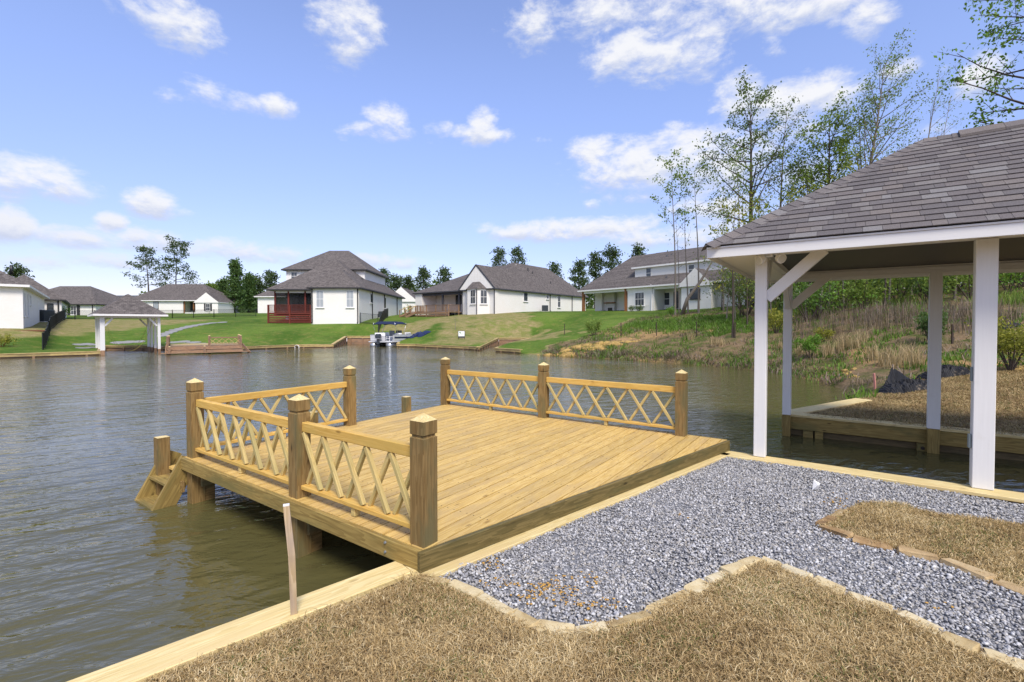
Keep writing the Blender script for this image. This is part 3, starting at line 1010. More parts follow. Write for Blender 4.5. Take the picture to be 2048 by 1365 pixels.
def railing(a, b, n, nrm, off=.0):
    d = (b - a).normalized(); L = (b - a).length
    a2, b2 = a + d * .07 + nrm * off, b - d * .07 + nrm * off
    zt = ZD + .70
    up = lambda p, z: Vector((p.x, p.y, z))
    beam('top_rail', up(a2, zt - .045), up(b2, zt - .045), .062, .088, 'rail_wood', dock, e=.006)
    beam('bottom_rail', up(a2, ZD + .098), up(b2, ZD + .098), .088, .038, 'rail_wood', dock)
    mid = (a2 + b2) / 2
    block('rail_block', up(mid, ZD + .041), .05, .06, .076, 'strip_wood', dock, d)
    w_ = (b2 - a2).length / n
    z0, z1 = ZD + .119, zt - .09
    for i in range(n):
        x0, x1 = a2 + d * (w_ * i + .02), a2 + d * (w_ * (i + 1) - .02)
        o = nrm * .0185
        beam('lattice_strip', up(x0 + o, z1 - .004), up(x1 + o, z0 + .004), .036, .036, 'strip_wood', dock, up=nrm, e=.003)
        beam('lattice_strip', up(x0 - o, z0 + .004), up(x1 - o, z1 - .004), .036, .036, 'strip_wood', dock, up=nrm, e=.003)


railing(P['P1'], P['P2'], 5, VV, .012)
railing(P['P2'], P['P3'], 7, VV, .012)
railing(P['P3'], P['P4'], 6, -U, .0)
railing(P['P5'], P['P6'], 6, -VV, .0)
railing(P['P6'], P['P7'], 6, -VV, .0)
# carrying beams below the deck
for a in ('P2', 'P3'):
    q = P[a]
    for sgn in (-1, 1):
        o = U * (.092 * sgn)
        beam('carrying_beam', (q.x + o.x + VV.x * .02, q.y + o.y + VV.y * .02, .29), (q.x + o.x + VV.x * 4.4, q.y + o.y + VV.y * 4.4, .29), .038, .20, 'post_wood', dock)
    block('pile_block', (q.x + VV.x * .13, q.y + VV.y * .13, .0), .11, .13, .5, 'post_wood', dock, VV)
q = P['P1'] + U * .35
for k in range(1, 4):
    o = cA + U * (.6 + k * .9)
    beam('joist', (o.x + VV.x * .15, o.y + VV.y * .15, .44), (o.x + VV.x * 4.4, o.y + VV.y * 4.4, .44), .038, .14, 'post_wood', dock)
# carriage bolts on the near rim
for (u_, v_) in ((771, 1085), (771, 1104)):
    c = isect(Vector((0, 0, 0)), pdir(u_, v_).xy.to_3d(), cA - VV * .041, U)
    dd = pdir(u_, v_); c.z = CAMZ + dd.z * (c.y / dd.y)
    Vb, Fb = tube_vf([Vector((0, 0, 0)), -VV * .012], [.011, .008], 8)
    mobj('bolt', Vb, Fb, 'grey_metal', dock, Matrix.Translation(c))
# lower swim step along the far side, on its own piles
for t in (-.15, 1.907, 3.91):
    q = P['P3'] + U * .6 + VV * t
    square_post('step_pile', q, -.55, .745, .066, 'post_wood', dock, U, False, .012)
q0 = P['P3'] + VV * (-.1); q1 = P['P3'] + VV * 4.25
for k, s_ in enumerate((.20, .36, .50)):
    beam('step_board', (q0.x + U.x * s_, q0.y + U.y * s_, .34), (q1.x + U.x * s_, q1.y + U.y * s_, .34), .135, .036, 'deck_wood', dock)
beam('step_beam', (q0.x - VV.x * .12 + U.x * .69, q0.y - VV.y * .12 + U.y * .69, .27), (q1.x + U.x * .69, q1.y + U.y * .69, .27), .038, .14, 'post_wood', dock)
beam('step_beam', (q0.x - VV.x * .02 + U.x * .05, q0.y - VV.y * .02 + U.y * .05, .20), (q0.x - VV.x * .02 + U.x * .60, q0.y - VV.y * .02 + U.y * .60, .20), .038, .14, 'post_wood', dock)
for s_ in (.10, .64):
    a = P['P3'] + U * s_ - VV * .02; b = P['P3'] + U * s_ - VV * .42
    beam('ladder_stringer', (a.x, a.y, ZD - .03), (b.x, b.y, -.22), .038, .22, 'fascia_wood', dock, up=VV)
for t, z in ((-.17, .25), (-.31, .0)):
    a = P['P3'] + U * .122 + VV * t; b = P['P3'] + U * .618 + VV * t
    beam('ladder_tread', (a.x, a.y, z), (b.x, b.y, z), .23, .036, 'fascia_wood', dock)

# ------------------------------------------------------------------ bulkheads of the near shore
def bulkhead(name, label, line, capw, ztop, mcap, mwall, inward, cap_t=.04, planks=3, waler=.0, piles=None, zb=-.5, seg=4.8, ztops=None):
    """timber retaining wall along a plan polyline: cap boards, waler, wall planks, piles"""
    th_ = thing(name, label, 'retaining wall', (line[0].x, line[0].y, 0))
    zt = ztops or [ztop] * len(line)
    for i in range(len(line) - 1):
        a, b = line[i], line[i + 1]
        za, zb_ = zt[i], zt[i + 1]
        d = (b - a); L = d.length; d = d / L
        n = Vector((d.y, -d.x, 0)) * inward
        k = max(1, round(L / seg))
        for j in range(k):
            s0, s1 = L * j / k, L * (j + 1) / k - .004
            f0, f1 = s0 / L, s1 / L
            c0, c1 = a + d * s0 + n * (capw / 2 - .03), a + d * s1 + n * (capw / 2 - .03)
            c0.z = za + (zb_ - za) * f0 - cap_t / 2; c1.z = za + (zb_ - za) * f1 - cap_t / 2
            beam('cap_board', c0, c1, capw, cap_t, mcap, th_, e=.005)
            lo = cap_t + .002
            if waler:
                w0_, w1_ = a + d * s0, a + d * s1
                w0_.z = c0.z - cap_t / 2 - waler / 2 - .002; w1_.z = c1.z - cap_t / 2 - waler / 2 - .002
                beam('waler', w0_ + n * .02, w1_ + n * .02, .04, waler, mcap if waler < .2 else 'fascia_wood', th_)
                lo += waler + .004
            zz0, zz1 = za + (zb_ - za) * f0 - lo, za + (zb_ - za) * f1 - lo
            for r in range(planks):
                h0, h1 = (zz0 - zb) / planks, (zz1 - zb) / planks
                p0, p1 = a + d * s0 + n * .10, a + d * s1 + n * .10
                p0.z = zz0 - h0 * (r + .5); p1.z = zz1 - h1 * (r + .5)
                beam('wall_plank', p0, p1, .04, (h0 + h1) / 2 - .012, mwall, th_)
        if piles:
            s_ = piles * .4
            while s_ < L:
                f = s_ / L
                c = a + d * s_ + n * .05
                top = za + (zb_ - za) * f - cap_t - waler - .006
                block('pile', (c.x, c.y, (top + zb) / 2), .13, .10, top - zb, mwall, th_, d)
                s_ += piles
    return th_


capw = (G(281, 1365, ZC) - A1).dot(SN)
inner = A1 + SN * capw
bk = bulkhead('bulkhead', 'long pale timber retaining wall running under the new dock at lower left', [N0 + SH * 8, A0 + SH * .01, B0 - SH * .02], capw, ZC, 'cap_wood', 'wall_wood', 1, seg=4.9)
led = max((PA - A1).dot(SN), (PB - A1).dot(SN)) + .115 - (capw - .03)
if led > .02:
    la = A1 + SN * (capw - .028 + led / 2)
    t0_, t1_ = (PA - A1).dot(SH) - .12, (B0 - A1).dot(SH) - .05
    beam('ledger_board', Vector((la.x + SH.x * t0_, la.y + SH.y * t0_, ZC - .024)), Vector((la.x + SH.x * t1_, la.y + SH.y * t1_, ZC - .024)), led, .04, 'cap_wood', bk)
slipcap = .27
bs = bulkhead('bulkhead', 'pale timber cap wall between gravel and boat slip under the white shelter posts', [S0 + U * .24 , S0 + slipdir * 9.3], slipcap, ZC - .004, 'cap_wood', 'wall_wood', 1)
fb = bulkhead('bulkhead', 'brown timber wall on the far side of the boat slip, holding the brown lawn', [F0 + U * .02, F1], .30, ZC, 'cap_wood', 'wall_wood', -1, waler=.24, planks=3)
for (u_, w_) in ((1616, .16), (1638, .13), (1845, .15)):
    c = isect(Vector((0, 0, 0)), pdir(u_, 880).xy.to_3d(), F0 + VV * .0, U)
    block('pile', (c.x, c.y, -.16), w_, .10, .57, 'fascia_wood', fb, U)
    if u_ > 1800:
        Vb, Fb = tube_vf([Vector((0, 0, 0)), -VV * .02], [.03, .022], 8)
        mobj('bolt', Vb, Fb, 'rust_post', fb, Matrix.Translation(Vector((c.x, c.y, .05)) - VV * .05))
rb = bulkhead('bulkhead', 'short timber return wall with wide pale cap beside the brown lawn', [Vector((F0.x, F0.y, 0)) + VV * .31, Vector((RW.x, RW.y, 0))], .34, ZC + .004, 'cap_wood', 'wall_wood', 1, planks=3)

# leaning surveyor's stake at the water's edge
bp = G(588, 1243, .36)
st = thing('wooden_stake', 'crooked weathered wooden stake standing at the lawn edge by the dock', 'stake', bp)
kq = DP(583.5, 1110, bp.y - .01); tp = DP(572.5, 1011, bp.y)
Vs, Fs = tube_vf([Vector((0, 0, -.15)), Vector((0, 0, .05)), kq - bp, tp - bp], [.026, .026, .027, .024], 4)
# long axis up for the grain
Mw = frame(bp, Z, U)
mobj('shaft', [Mw.inverted() @ (v + bp) for v in Vs], Fs, 'stake_wood', st, Mw)
Vs, Fs = tube_vf([tp - bp - Vector((0, 0, .0005)), tp - bp + Vector((0, 0, .004))], [.0245, .0245], 4)
mobj('painted_top', Vs, Fs, 'white_paint', st, Matrix.Translation(bp))
# ------------------------------------------------------------------ white boat shelter
sh = thing('boat_shelter', 'large white boat shelter with brown shingled hip roof over the slip at right', 'boat shelter', (PLc.x, PLc.y, ZC))
ZS, ZE = 3.0, 3.14                       # underside of fascia, roof edge
OV = .49
sd = slipdir
LEN = 7.4                               # along the slip, outer post faces
DEP = 3.67
p00 = PLc + U * .14                      # outer front-left corner of the front left post
def sp(a, b, z): # a along the slip to the right, b across to the back
    q = p00 + sd * a + VV * b
    return Vector((q.x, q.y, z))
def wpost(a0, wa, b0, wb, z0, z1, mname='white_paint', name='post'):
    c = sp(a0 + wa / 2, b0 + wb / 2, (z0 + z1) / 2)
    V, F = box_vf(z1 - z0, wb, wa, .006)
    Mw = frame(c, Z, sd)
    return mobj(name, V, F, mname, sh, Mw)
aPR = (PRc - p00).dot(sd)
wpost(0, .14, 0, .14, ZC, 3.05)
wpost(aPR - .172, .172, 0, .13, ZC, 3.05)
for a_ in (4.5, 6.0): wpost(a_, .14, 0, .14, ZC, 3.05)
wpost(LEN - .14, .14, 0, .14, ZC, 3.05)
aBR = (BRc - p00).dot(sd); aBL = (BLc - p00).dot(sd)
for a_, wide in ((aBL - .14, .14), (aBR - .16, .16), (LEN - .14, .14)):
    wpost(a_, wide, DEP - .14, .14, ZC - .0, 3.05)
    wpost(a_ + .003, wide - .006, DEP - .137, .134, -.5, ZC - .002, 'fascia_wood', 'pile')
# beams round the top
def sbeam(a0, b0, a1, b1, z0, z1, th_, mname='white_paint', name='beam'):
    return beam(name, sp(a0, b0, (z0 + z1) / 2), sp(a1, b1, (z0 + z1) / 2), th_, z1 - z0, mname, sh)
sbeam(.0, .07, LEN, .07, 3.052, 3.36, .09)
sbeam(.0, DEP - .07, LEN, DEP - .07, 3.052, 3.36, .09)
sbeam(.07, .117, .07, DEP - .117, 3.052, 3.36, .09)
sbeam(LEN - .07, .117, LEN - .07, DEP - .117, 3.052, 3.36, .09)
sbeam(.14, DEP - .128, LEN, DEP - .128, 3.004, 3.11, .02, name='trim_board')
# ceiling of stained boards
V, F = box_vf(LEN - .24, DEP - .24, .02)
mobj('ceiling', V, F, 'ceiling_wood', sh, frame(sp(LEN / 2, DEP / 2, 3.372), sd))
# fascia and drip strip
a0, a1, b0, b1 = -OV, LEN + OV, -OV, DEP + OV
for (qa, qb, ra, rb_, nx) in ((a0, b0, a1, b0, -VV), (a0, b1, a1, b1, VV), (a0, b0 + .026, a0, b1 - .026, U), (a1, b0 + .026, a1, b1 - .026, sd)):
    o = nx * -.012
    beam('fascia', sp(qa, qb, 3.058) + o, sp(ra, rb_, 3.058) + o, .024, .116, 'white_paint', sh, e=.003)
    o2 = nx * -.006
    beam('drip_strip', sp(qa, qb, 3.128) + o2, sp(ra, rb_, 3.128) + o2, .036, .022, 'white_paint', sh, e=.003)
# soffit panels
for (x0, y0, x1, y1) in ((a0 + .026, b0 + .026, a1 - .026, .022), (a0 + .026, DEP - .022, a1 - .026, b1 - .026), (a0 + .026, .024, .022, DEP - .024), (LEN - .022, .024, a1 - .026, DEP - .024)):
    V, F = box_vf(x1 - x0, y1 - y0, .012)
    mobj('soffit', V, F, 'beige_soffit', sh, frame(sp((x0 + x1) / 2, (y0 + y1) / 2, 3.062), sd))
# knee braces
def brace(a_, b_, da, db, z0=2.43, run=.62, th_=.085):
    p = sp(a_, b_, z0 + .06); q = sp(a_ + da * run, b_ + db * run, 3.08)
    beam('brace', p, q, th_, .14, 'white_paint', sh, up=Z)
brace(.13, .07, 1, 0); brace(.07, .13, 0, 1)
brace(aBL - .02, DEP - .07, 1, 0); brace(aBL - .07, DEP - .13, 0, -1)
brace(LEN - .13, .07, -1, 0); brace(LEN - .13, DEP - .07, -1, 0)
# lift brackets on the wide post
block('bracket', sp(aPR - .187, .05, .90), .028, .06, .15, 'grey_plastic', sh, sd, e=.01)
block('bracket', sp(aPR - .182, .05, 1.62), .018, .05, .15, 'grey_plastic', sh, sd, e=.006)
# ceiling light disc
Vd, Fd = tube_vf([Vector((0, 0, 0)), Vector((0, 0, -.03))], [.14, .12], 20)
mobj('ceiling_light', Vd, Fd, 'white_plastic', sh, Matrix.Translation(sp(1.75, 1.3, 3.362)))
# twin flood lamp on the soffit by the left post
fl = block('floodlight_base', sp(.16, -.05, 3.035), .11, .07, .04, 'white_plastic', sh, sd, e=.01)
for (da, dv, dx) in ((-.07, -.10, -1), (.13, -.09, 1)):
    c = sp(.16 + da, -.05 + dv + .04, 2.99)
    ax = (sd * dx * .55 - VV * .6 - Z * .35).normalized()
    Vh, Fh = tube_vf([-ax * .05, -ax * .02, ax * .045, ax * .05], [.022, .05, .062, .056], 14)
    hd = mobj('lamp_head', Vh, Fh, 'white_plastic', sh, Matrix.Translation(c), smooth=False)
    Vl, Fl = tube_vf([ax * .0502, ax * .054], [.05, .04], 14)
    mobj('lens', Vl, Fl, 'lamp_lens', hd, Matrix.Translation(c))
# roof body
hd_ = (b1 - b0) / 2
rise = 4.70 - ZE
T = [sp(a0 - .015, b0 - .015, ZE), sp(a1 + .015, b0 - .015, ZE), sp(a1 + .015, b1 + .015, ZE), sp(a0 - .015, b1 + .015, ZE), sp(a0 + hd_, (b0 + b1) / 2, ZE + rise), sp(a1 - hd_, (b0 + b1) / 2, ZE + rise)]
V = T; F = [(0, 1, 5, 4), (1, 2, 5), (2, 3, 4, 5), (3, 0, 4), (3, 2, 1, 0)]
cO = T[0]
roof = mobj('roof', [v - cO for v in V], F, 'dark_trim', sh, Matrix.Translation(cO))
# shingles course by course, each its own piece
slope = math.hypot(hd_, rise); ca_, sa_ = hd_ / slope, rise / slope
EXP = .142
def clip2(poly, n, c):
    out = []
    for i in range(len(poly)):
        a, b = poly[i], poly[(i + 1) % len(poly)]
        da, db = a[0] * n[0] + a[1] * n[1] - c, b[0] * n[0] + b[1] * n[1] - c
        if da <= 0: out.append(a)
        if (da < 0 < db) or (db < 0 < da):
            t = da / (da - db); out.append((a[0] + (b[0] - a[0]) * t, a[1] + (b[1] - a[1]) * t))
    return out
def slope_frame(k):
    """origin corner, along-eave direction, level inward direction, eave length"""
    L1, L2 = a1 - a0 + .05, b1 - b0 + .05
    return [(sp(a0 - .025, b0 - .025, ZE), sd, VV, L1), (sp(a1 + .025, b0 - .025, ZE), VV, -sd, L2),
            (sp(a1 + .025, b1 + .025, ZE), -sd, -VV, L1), (sp(a0 - .025, b1 + .025, ZE), -VV, sd, L2)][k]
n_in, rest = 0, []
srng = random.Random(5)
for k in range(4):
    o, e1, e2, L = slope_frame(k)
    up_ = e2 * ca_ + Z * sa_
    nn = e1.cross(up_).normalized()
    if nn.z < 0: nn = -nn
    row = 0
    while row * EXP < slope + .02:
        r0, r1 = row * EXP, min(row * EXP + EXP + .03, slope + .025)
        x = -srng.uniform(.02, .3)
        while x < L:
            wd_s = srng.choice((.09, .12, .15, .17, .20, .22, .25, .28, .31))
            if row % 9 == 8: wd_s *= 1.15
            q = [(x, r0), (x + wd_s - .003, r0), (x + wd_s - .003, r1), (x, r1)]
            q = clip2(q, (-1, ca_), 0.0); q = clip2(q, (1, ca_), L) if len(q) > 2 else q
            x += wd_s
            if len(q) < 3: continue
            thick = srng.uniform(.005, .009)
            c2 = (sum(p[0] for p in q) / len(q), sum(p[1] for p in q) / len(q))
            wc = o + e1 * c2[0] + up_ * c2[1]
            def ht(r): return .019 - .015 * (r - r0) / (r1 - r0 + 1e-6)
            top = [e1 * (p[0] - c2[0]) + up_ * (p[1] - c2[1]) + nn * (ht(p[1]) + thick * .3) for p in q]
            bot = [v - nn * (thick + .004) for v in top]
            n = len(q)
            Vq = top + bot
            Fq = [tuple(range(n)), tuple(range(2 * n - 1, n - 1, -1))] + [(i, (i + 1) % n, n + (i + 1) % n, n + i) for i in range(n)]
            Vq, Fq = convex(Vq, Fq)
            u_, v_ = PX(wc) if wc.y > .5 else (9999, 0)
            if k == 0 and u_ < 2075 and n_in < 300:
                ob_ = mobj('shingle', Vq, Fq, 'near_shingle', roof, Matrix.Translation(wc)); n_in += 1
            else:
                rest.append(([v + wc - cO for v in Vq], Fq))
        row += 1
V, F = merge(rest)
tag(mobj('shingles', V, F, 'near_shingle', roof, Matrix.Translation(cO)), kind='stuff')
# hip and ridge caps
def cap_run(pa, pb, ea, eb, skip=0.0, step=.145, lift=.022, wide=.16):
    """folded cap shingles from pa up to pb; ea, eb point down the two slopes"""
    d = (pb - pa); L = d.length; d /= L
    n = int(L / step)
    for i in range(n):
        c = pa + d * (i * step)
        ln = step + .04
        V = []
        for (x, l) in ((0, lift + .012), (ln, lift)):
            up2 = Z * l
            V += [d * x + ea * wide + up2 * .8, d * x + up2 + Z * .012, d * x + eb * wide + up2 * .8]
        Vt = [v + Z * .006 for v in V]; 
        VV_ = Vt + V
        F = [(0, 1, 4, 3), (1, 2, 5, 4), (9, 10, 7, 6), (10, 11, 8, 7), (6, 7, 1, 0), (7, 8, 2, 1), (3, 4, 10, 9), (4, 5, 11, 10), (0, 3, 9, 6), (2, 8, 11, 5)]
        mobj('hip_cap', VV_, F, 'near_shingle', roof, Matrix.Translation(c))
dnf = (-VV * ca_ - Z * sa_); dnl = (-sd * ca_ - Z * sa_); dnb = (VV * ca_ - Z * sa_); dnr = (sd * ca_ - Z * sa_)
def hipside(d, e):      # make the flap direction square to the hip line
    return (e - d * e.dot(d)).normalized()
for (pa, pb, x, y) in ((T[0], T[4], dnf, dnl), (T[3], T[4], dnb, dnl), (T[1], T[5], dnf, dnr), (T[2], T[5], dnb, dnr)):
    d = (pb - pa).normalized()
    cap_run(pa, pb, hipside(d, x), hipside(d, y))
cap_run(T[4], T[5], dnf, dnb)
# raised ridge vent
rv0 = T[4] + sd * .36; rv1 = T[5] - sd * .36
nseg = 7
for i in range(nseg):
    pa = rv0 + (rv1 - rv0) * (i / nseg); pb = rv0 + (rv1 - rv0) * ((i + 1) / nseg) - sd * .004
    V = []
    for p in (pa, pb):
        V += [p + dnf * .17 + Z * .035, p + dnf * .17 + Z * .07, p + Z * .078, p + dnb * .17 + Z * .07, p + dnb * .17 + Z * .035]
    F = [(0, 1, 6, 5), (1, 2, 7, 6), (2, 3, 8, 7), (3, 4, 9, 8), (4, 3, 2, 1, 0), (5, 6, 7, 8, 9)]
    mobj('ridge_vent', [v - pa for v in V], F, 'near_shingle', roof, Matrix.Translation(pa))
# ------------------------------------------------------------------ gravel, edging stones and dormant turf
ZG = .385
E1 = [(838, 1150), (900, 1166), (962, 1193), (1022, 1226), (1075, 1252), (1150, 1264), (1215, 1252), (1300, 1225), (1378, 1182), (1450, 1147), (1516, 1116), (1565, 1132), (1622, 1156), (1692, 1188), (1790, 1221), (1880, 1266), (1960, 1301), (2060, 1336), (2130, 1362)]
E2 = [(1728, 1000), (1690, 1020), (1640, 1051), (1702, 1075), (1790, 1096), (1880, 1117), (1990, 1161), (2060, 1188), (2140, 1220)]
e1w = [G(u, v, .40) for u, v in E1]; e2w = [G(u, v, .40) for u, v in E2]


def edging(label, line, mstone='sandstone', name='stone_edging'):
    th_ = thing(name, label, 'stone edging', (line[0].x, line[0].y, .36))
    r = random.Random(len(line))
    for a, b in zip(line[:-1], line[1:]):
        L = (b - a).length; k = max(1, round(L / r.uniform(.22, .40))); d = (b - a) / L
        for j in range(k):
            c = a + d * (L * (j + .5) / k)
            lx, ly, lz_ = L / k - r.uniform(.004, .022), r.uniform(.075, .125), .10
            V, F = box_vf(lx, ly, lz_, .014)
            ang = r.uniform(-.06, .06)
            # split the long edges so that the outline is uneven
            V = [Vector((v.x + r.uniform(-.012, .012), v.y + r.uniform(-.014, .014), v.z + r.uniform(-.009, .009))) for v in V]
            Mw = frame(Vector((c.x, c.y,   .361 + r.uniform(-.006, .008))), d) @ Matrix.Rotation(ang, 4, 'Z')
            mobj('stone', V, F, mstone, th_, Mw)
    return th_


edging('tan sandstone edging curving between the gravel and the near brown lawn', e1w)
edging('rust-stained sandstone edging round the small brown turf patch at right', e2w[1:], 'rust_stone')

LEDGE = max(capw, max((PA - A1).dot(SN), (PB - A1).dot(SN)) + .04) + .035

gpoly = [inner + SH * ((A0 - A1).dot(SH) - .35), inner + SH * 12]
gl = [(835, 1140), (1446, 905), (1480, 917), (1680, 948), (2048, 1012), (2160, 1033)]
gravel_poly = [tuple(G(u, v, ZG)[:2]) for u, v in gl] + [tuple(p[:2]) for p in reversed(e1w)]
E2t = [(1725, 1003), (1790, 1006), (1880, 1026), (2048, 1048), (2140, 1060)]
patch_poly = [tuple(p[:2]) for p in e2w] + [tuple(G(u, v, .40)[:2]) for u, v in reversed(E2t)]
V = [(x, y, .376) for x, y in gravel_poly]
gb = bmesh.new()
bmf = gb.faces.new([gb.verts.new(v) for v in V]); bmesh.ops.triangulate(gb, faces=[bmf]); bmesh.ops.recalc_face_normals(gb, faces=gb.faces)
me = bpy.data.meshes.new('gravel_bed'); gb.to_mesh(me); me.materials.append(M['gravel_bed'])
tag(place(bpy.data.objects.new('gravel_bed', me)), kind='structure')
# the stones: one mesh, every stone its own lump
x, y = scatter(gravel_poly, 4900)
k = ~in_poly(x, y, patch_poly)
rim_off = (PA - A1).dot(SN)
k &= ((x - A1.x) * SN.x + (y - A1.y) * SN.y) > LEDGE + .01 * np.sin(y * 9)
x, y = x[k], y[k]
pu = PCX + FPX * x / y
k = (pu < 2120) & (y < 9); x, y = x[k], y[k]
t_ = (1 + 5 ** .5) / 2
ico = np.array([(-1, t_, 0), (1, t_, 0), (-1, -t_, 0), (1, -t_, 0), (0, -1, t_), (0, 1, t_), (0, -1, -t_), (0, 1, -t_), (t_, 0, -1), (t_, 0, 1), (-t_, 0, -1), (-t_, 0, 1)]) / 1.9
icf = np.array([(0, 11, 5), (0, 5, 1), (0, 1, 7), (0, 7, 10), (0, 10, 11), (1, 5, 9), (5, 11, 4), (11, 10, 2), (10, 7, 6), (7, 1, 8), (3, 9, 4), (3, 4, 2), (3, 2, 6), (3, 6, 8), (3, 8, 9), (4, 9, 5), (2, 4, 11), (6, 2, 10), (8, 6, 7), (9, 8, 1)])
n = len(x)
sz = rng.uniform(.005, .0105, n) * rng.choice([.7, 1, 1, 1.1, 1.45], n)
S3 = np.stack([sz * rng.uniform(.9, 1.5, n), sz * rng.uniform(.7, 1.1, n), sz * rng.uniform(.5, .85, n)], 1)
an = rng.uniform(0, 2 * np.pi, n); tl_ = rng.normal(0, .45, n)
loc = ico[None] * (1 + rng.normal(0, .17, (n, 12, 1))) * S3[:, None]
ct, stt = np.cos(tl_)[:, None], np.sin(tl_)[:, None]
loc = np.stack([loc[..., 0] * ct - loc[..., 2] * stt, loc[..., 1], loc[..., 0] * stt + loc[..., 2] * ct], -1)
c_, s_ = np.cos(an)[:, None], np.sin(an)[:, None]
loc = np.stack([loc[..., 0] * c_ - loc[..., 1] * s_, loc[..., 0] * s_ + loc[..., 1] * c_, loc[..., 2]], -1)
hh = .378 + rng.uniform(0, .016, n) + .008 * np.sin(x * 3.1) * np.cos(y * 2.7)
loc += np.stack([x, y, hh], 1)[:, None]
Tt = (icf[None] + (np.arange(n) * 12)[:, None, None]).reshape(-1, 3)
gr = fast_tri('gravel', loc.reshape(-1, 3), Tt, 'gravel', np.repeat(rng.uniform(0, 1, n), 12))
tag(gr, 'crushed blue-grey gravel path between the dock and the lawn', 'gravel', kind='stuff')
# crumbs of orange straw on the gravel
cl_ = [(985, 1128, 22), (1000, 1165, 25), (1090, 1170, 45), (1120, 1180, 40), (1175, 1158, 22), (1150, 1205, 30), (1060, 1190, 30), (1215, 1210, 18), (1255, 1282, 8), (1362, 1033, 4), (1670, 1005, 26), (1690, 1022, 30), (1185, 1240, 8), (1890, 1212, 5)]
pp = []
for (u_, v_, nn_) in cl_:
    for q in range(nn_):
        g_ = G(u_ + random.gauss(0, 20), v_ + random.gauss(0, 7), .398); pp.append(g_)
pp = np.array(pp); n = len(pp)
S1_ = rng.uniform(.003, .008, n)
loc = ico[None] * (1 + rng.normal(0, .3, (n, 12, 1))) * S1_[:, None, None] * np.array([1.4, 1, .7])
loc += pp[:, None]
fl_ = fast_tri('straw_crumbs', loc.reshape(-1, 3), (icf[None] + (np.arange(n) * 12)[:, None, None]).reshape(-1, 3), 'fleck')
tag(fl_, 'orange straw crumbs scattered on the gravel', 'debris', kind='stuff')
# scrap of white paper
pc = G(1632, 980, .39)
V = [(-.03, 0, 0), (.02, .012, 0), (.035, 0, .05), (-.028, -.014, .085), (.004, -.022, .045)]
V = [Vector(v) for v in V]
o = mobj('paper_scrap', [v for v in V] + [v + Vector((.0, .002, 0)) for v in V], [(0, 1, 4), (1, 2, 4), (2, 3, 4), (3, 0, 4), (6, 5, 9), (7, 6, 9), (8, 7, 9), (5, 8, 9)], 'paper', None, Matrix.Translation(pc) @ Matrix.Scale(1.35, 4))
tag(o, 'crumpled scrap of white paper lying on the gravel', 'paper')

# turf patches
def turf_sheet(name, poly, z, mname='soil', fn=None):
    b_ = bmesh.new()
    f = b_.faces.new([b_.verts.new((x, y, z)) for x, y in poly]); bmesh.ops.triangulate(b_, faces=[f]); bmesh.ops.recalc_face_normals(b_, faces=b_.faces)
    if b_.faces and list(b_.faces)[0].normal.z < 0: bmesh.ops.reverse_faces(b_, faces=b_.faces)
    m_ = bpy.data.meshes.new(name); b_.to_mesh(m_); m_.materials.append(M[mname])
    return tag(place(bpy.data.objects.new(name, m_)), kind='structure')


def tuft_noise(x, y, s):
    return .5 + .25 * (np.sin(x * s + 1.3 * np.sin(y * s * .7)) + np.sin(y * s * 1.21 + 1.7 * np.sin(x * s * .53 + 2)))


def turf(name, label, poly, dens, hmin, hmax, wid, mname, zf, edge=None, green=.07, far=False):
    x, y = scatter(poly, dens)
    k = PCX + FPX * x / y < 2150
    k &= y > 1.6
    x, y = x[k], y[k]
    n = len(x)
    z = zf(x, y)
    tn = tuft_noise(x, y, 9.0) * .55 + tuft_noise(x + 3, y - 2, 31.0) * .45
    h = rng.uniform(hmin, hmax, n) * (.5 + .9 * tn)
    lean = rng.uniform(.4, 2.3, n)
    r = np.clip(rng.normal(.30, .20, n) + .45 * tuft_noise(x, y, 4.0) * tn, 0, .93)
    gsel = rng.uniform(0, 1, n) < green * (tuft_noise(x + 7, y, 6.0) > .55) * 2
    r = np.where(gsel, 1.0, np.minimum(r, .8))
    V, T, q = blades(np.stack([x, y, z], 1), h, np.full(n, wid) * rng.uniform(.6, 1.3, n), lean, r, .9)
    o = fast_tri(name, V, T, mname, q)
    return tag(o, label, 'grass', kind='stuff')


lawn1 = [tuple(p[:2]) for p in e1w] + [tuple(G(u, v, .40)[:2]) for u, v in ((2200, 1450), (180, 1450), (281, 1365), (560, 1255))]
lawn1s = [tuple(p[:2]) for p in e1w] + [tuple(G(u, v, .40)[:2]) for u, v in ((2130, 1400), (2300, 1900), (-200, 1900), (300, 1366), (560, 1257))]
turf_sheet('lawn_soil', lawn1s, .385)
turf('dormant_grass', 'tan dormant turf in the foreground right of the timber cap', lawn1, 19000, .020, .056, .0022, 'dead_turf', lambda x, y: np.full(len(x), .384), green=.05)
turf_sheet('patch_soil', patch_poly, .388)
turf('dormant_grass', 'small dormant turf patch ringed by gravel at right', patch_poly, 11000, .02, .055, .0024, 'dead_turf', lambda x, y: np.full(len(x), .387), green=.06)
turf('dormant_grass', 'brown dormant turf across the boat slip', lawn2, 2300, .03, .075, .005, 'dead_turf_dark', lambda x, y: land(x, y) - .004, green=.05)
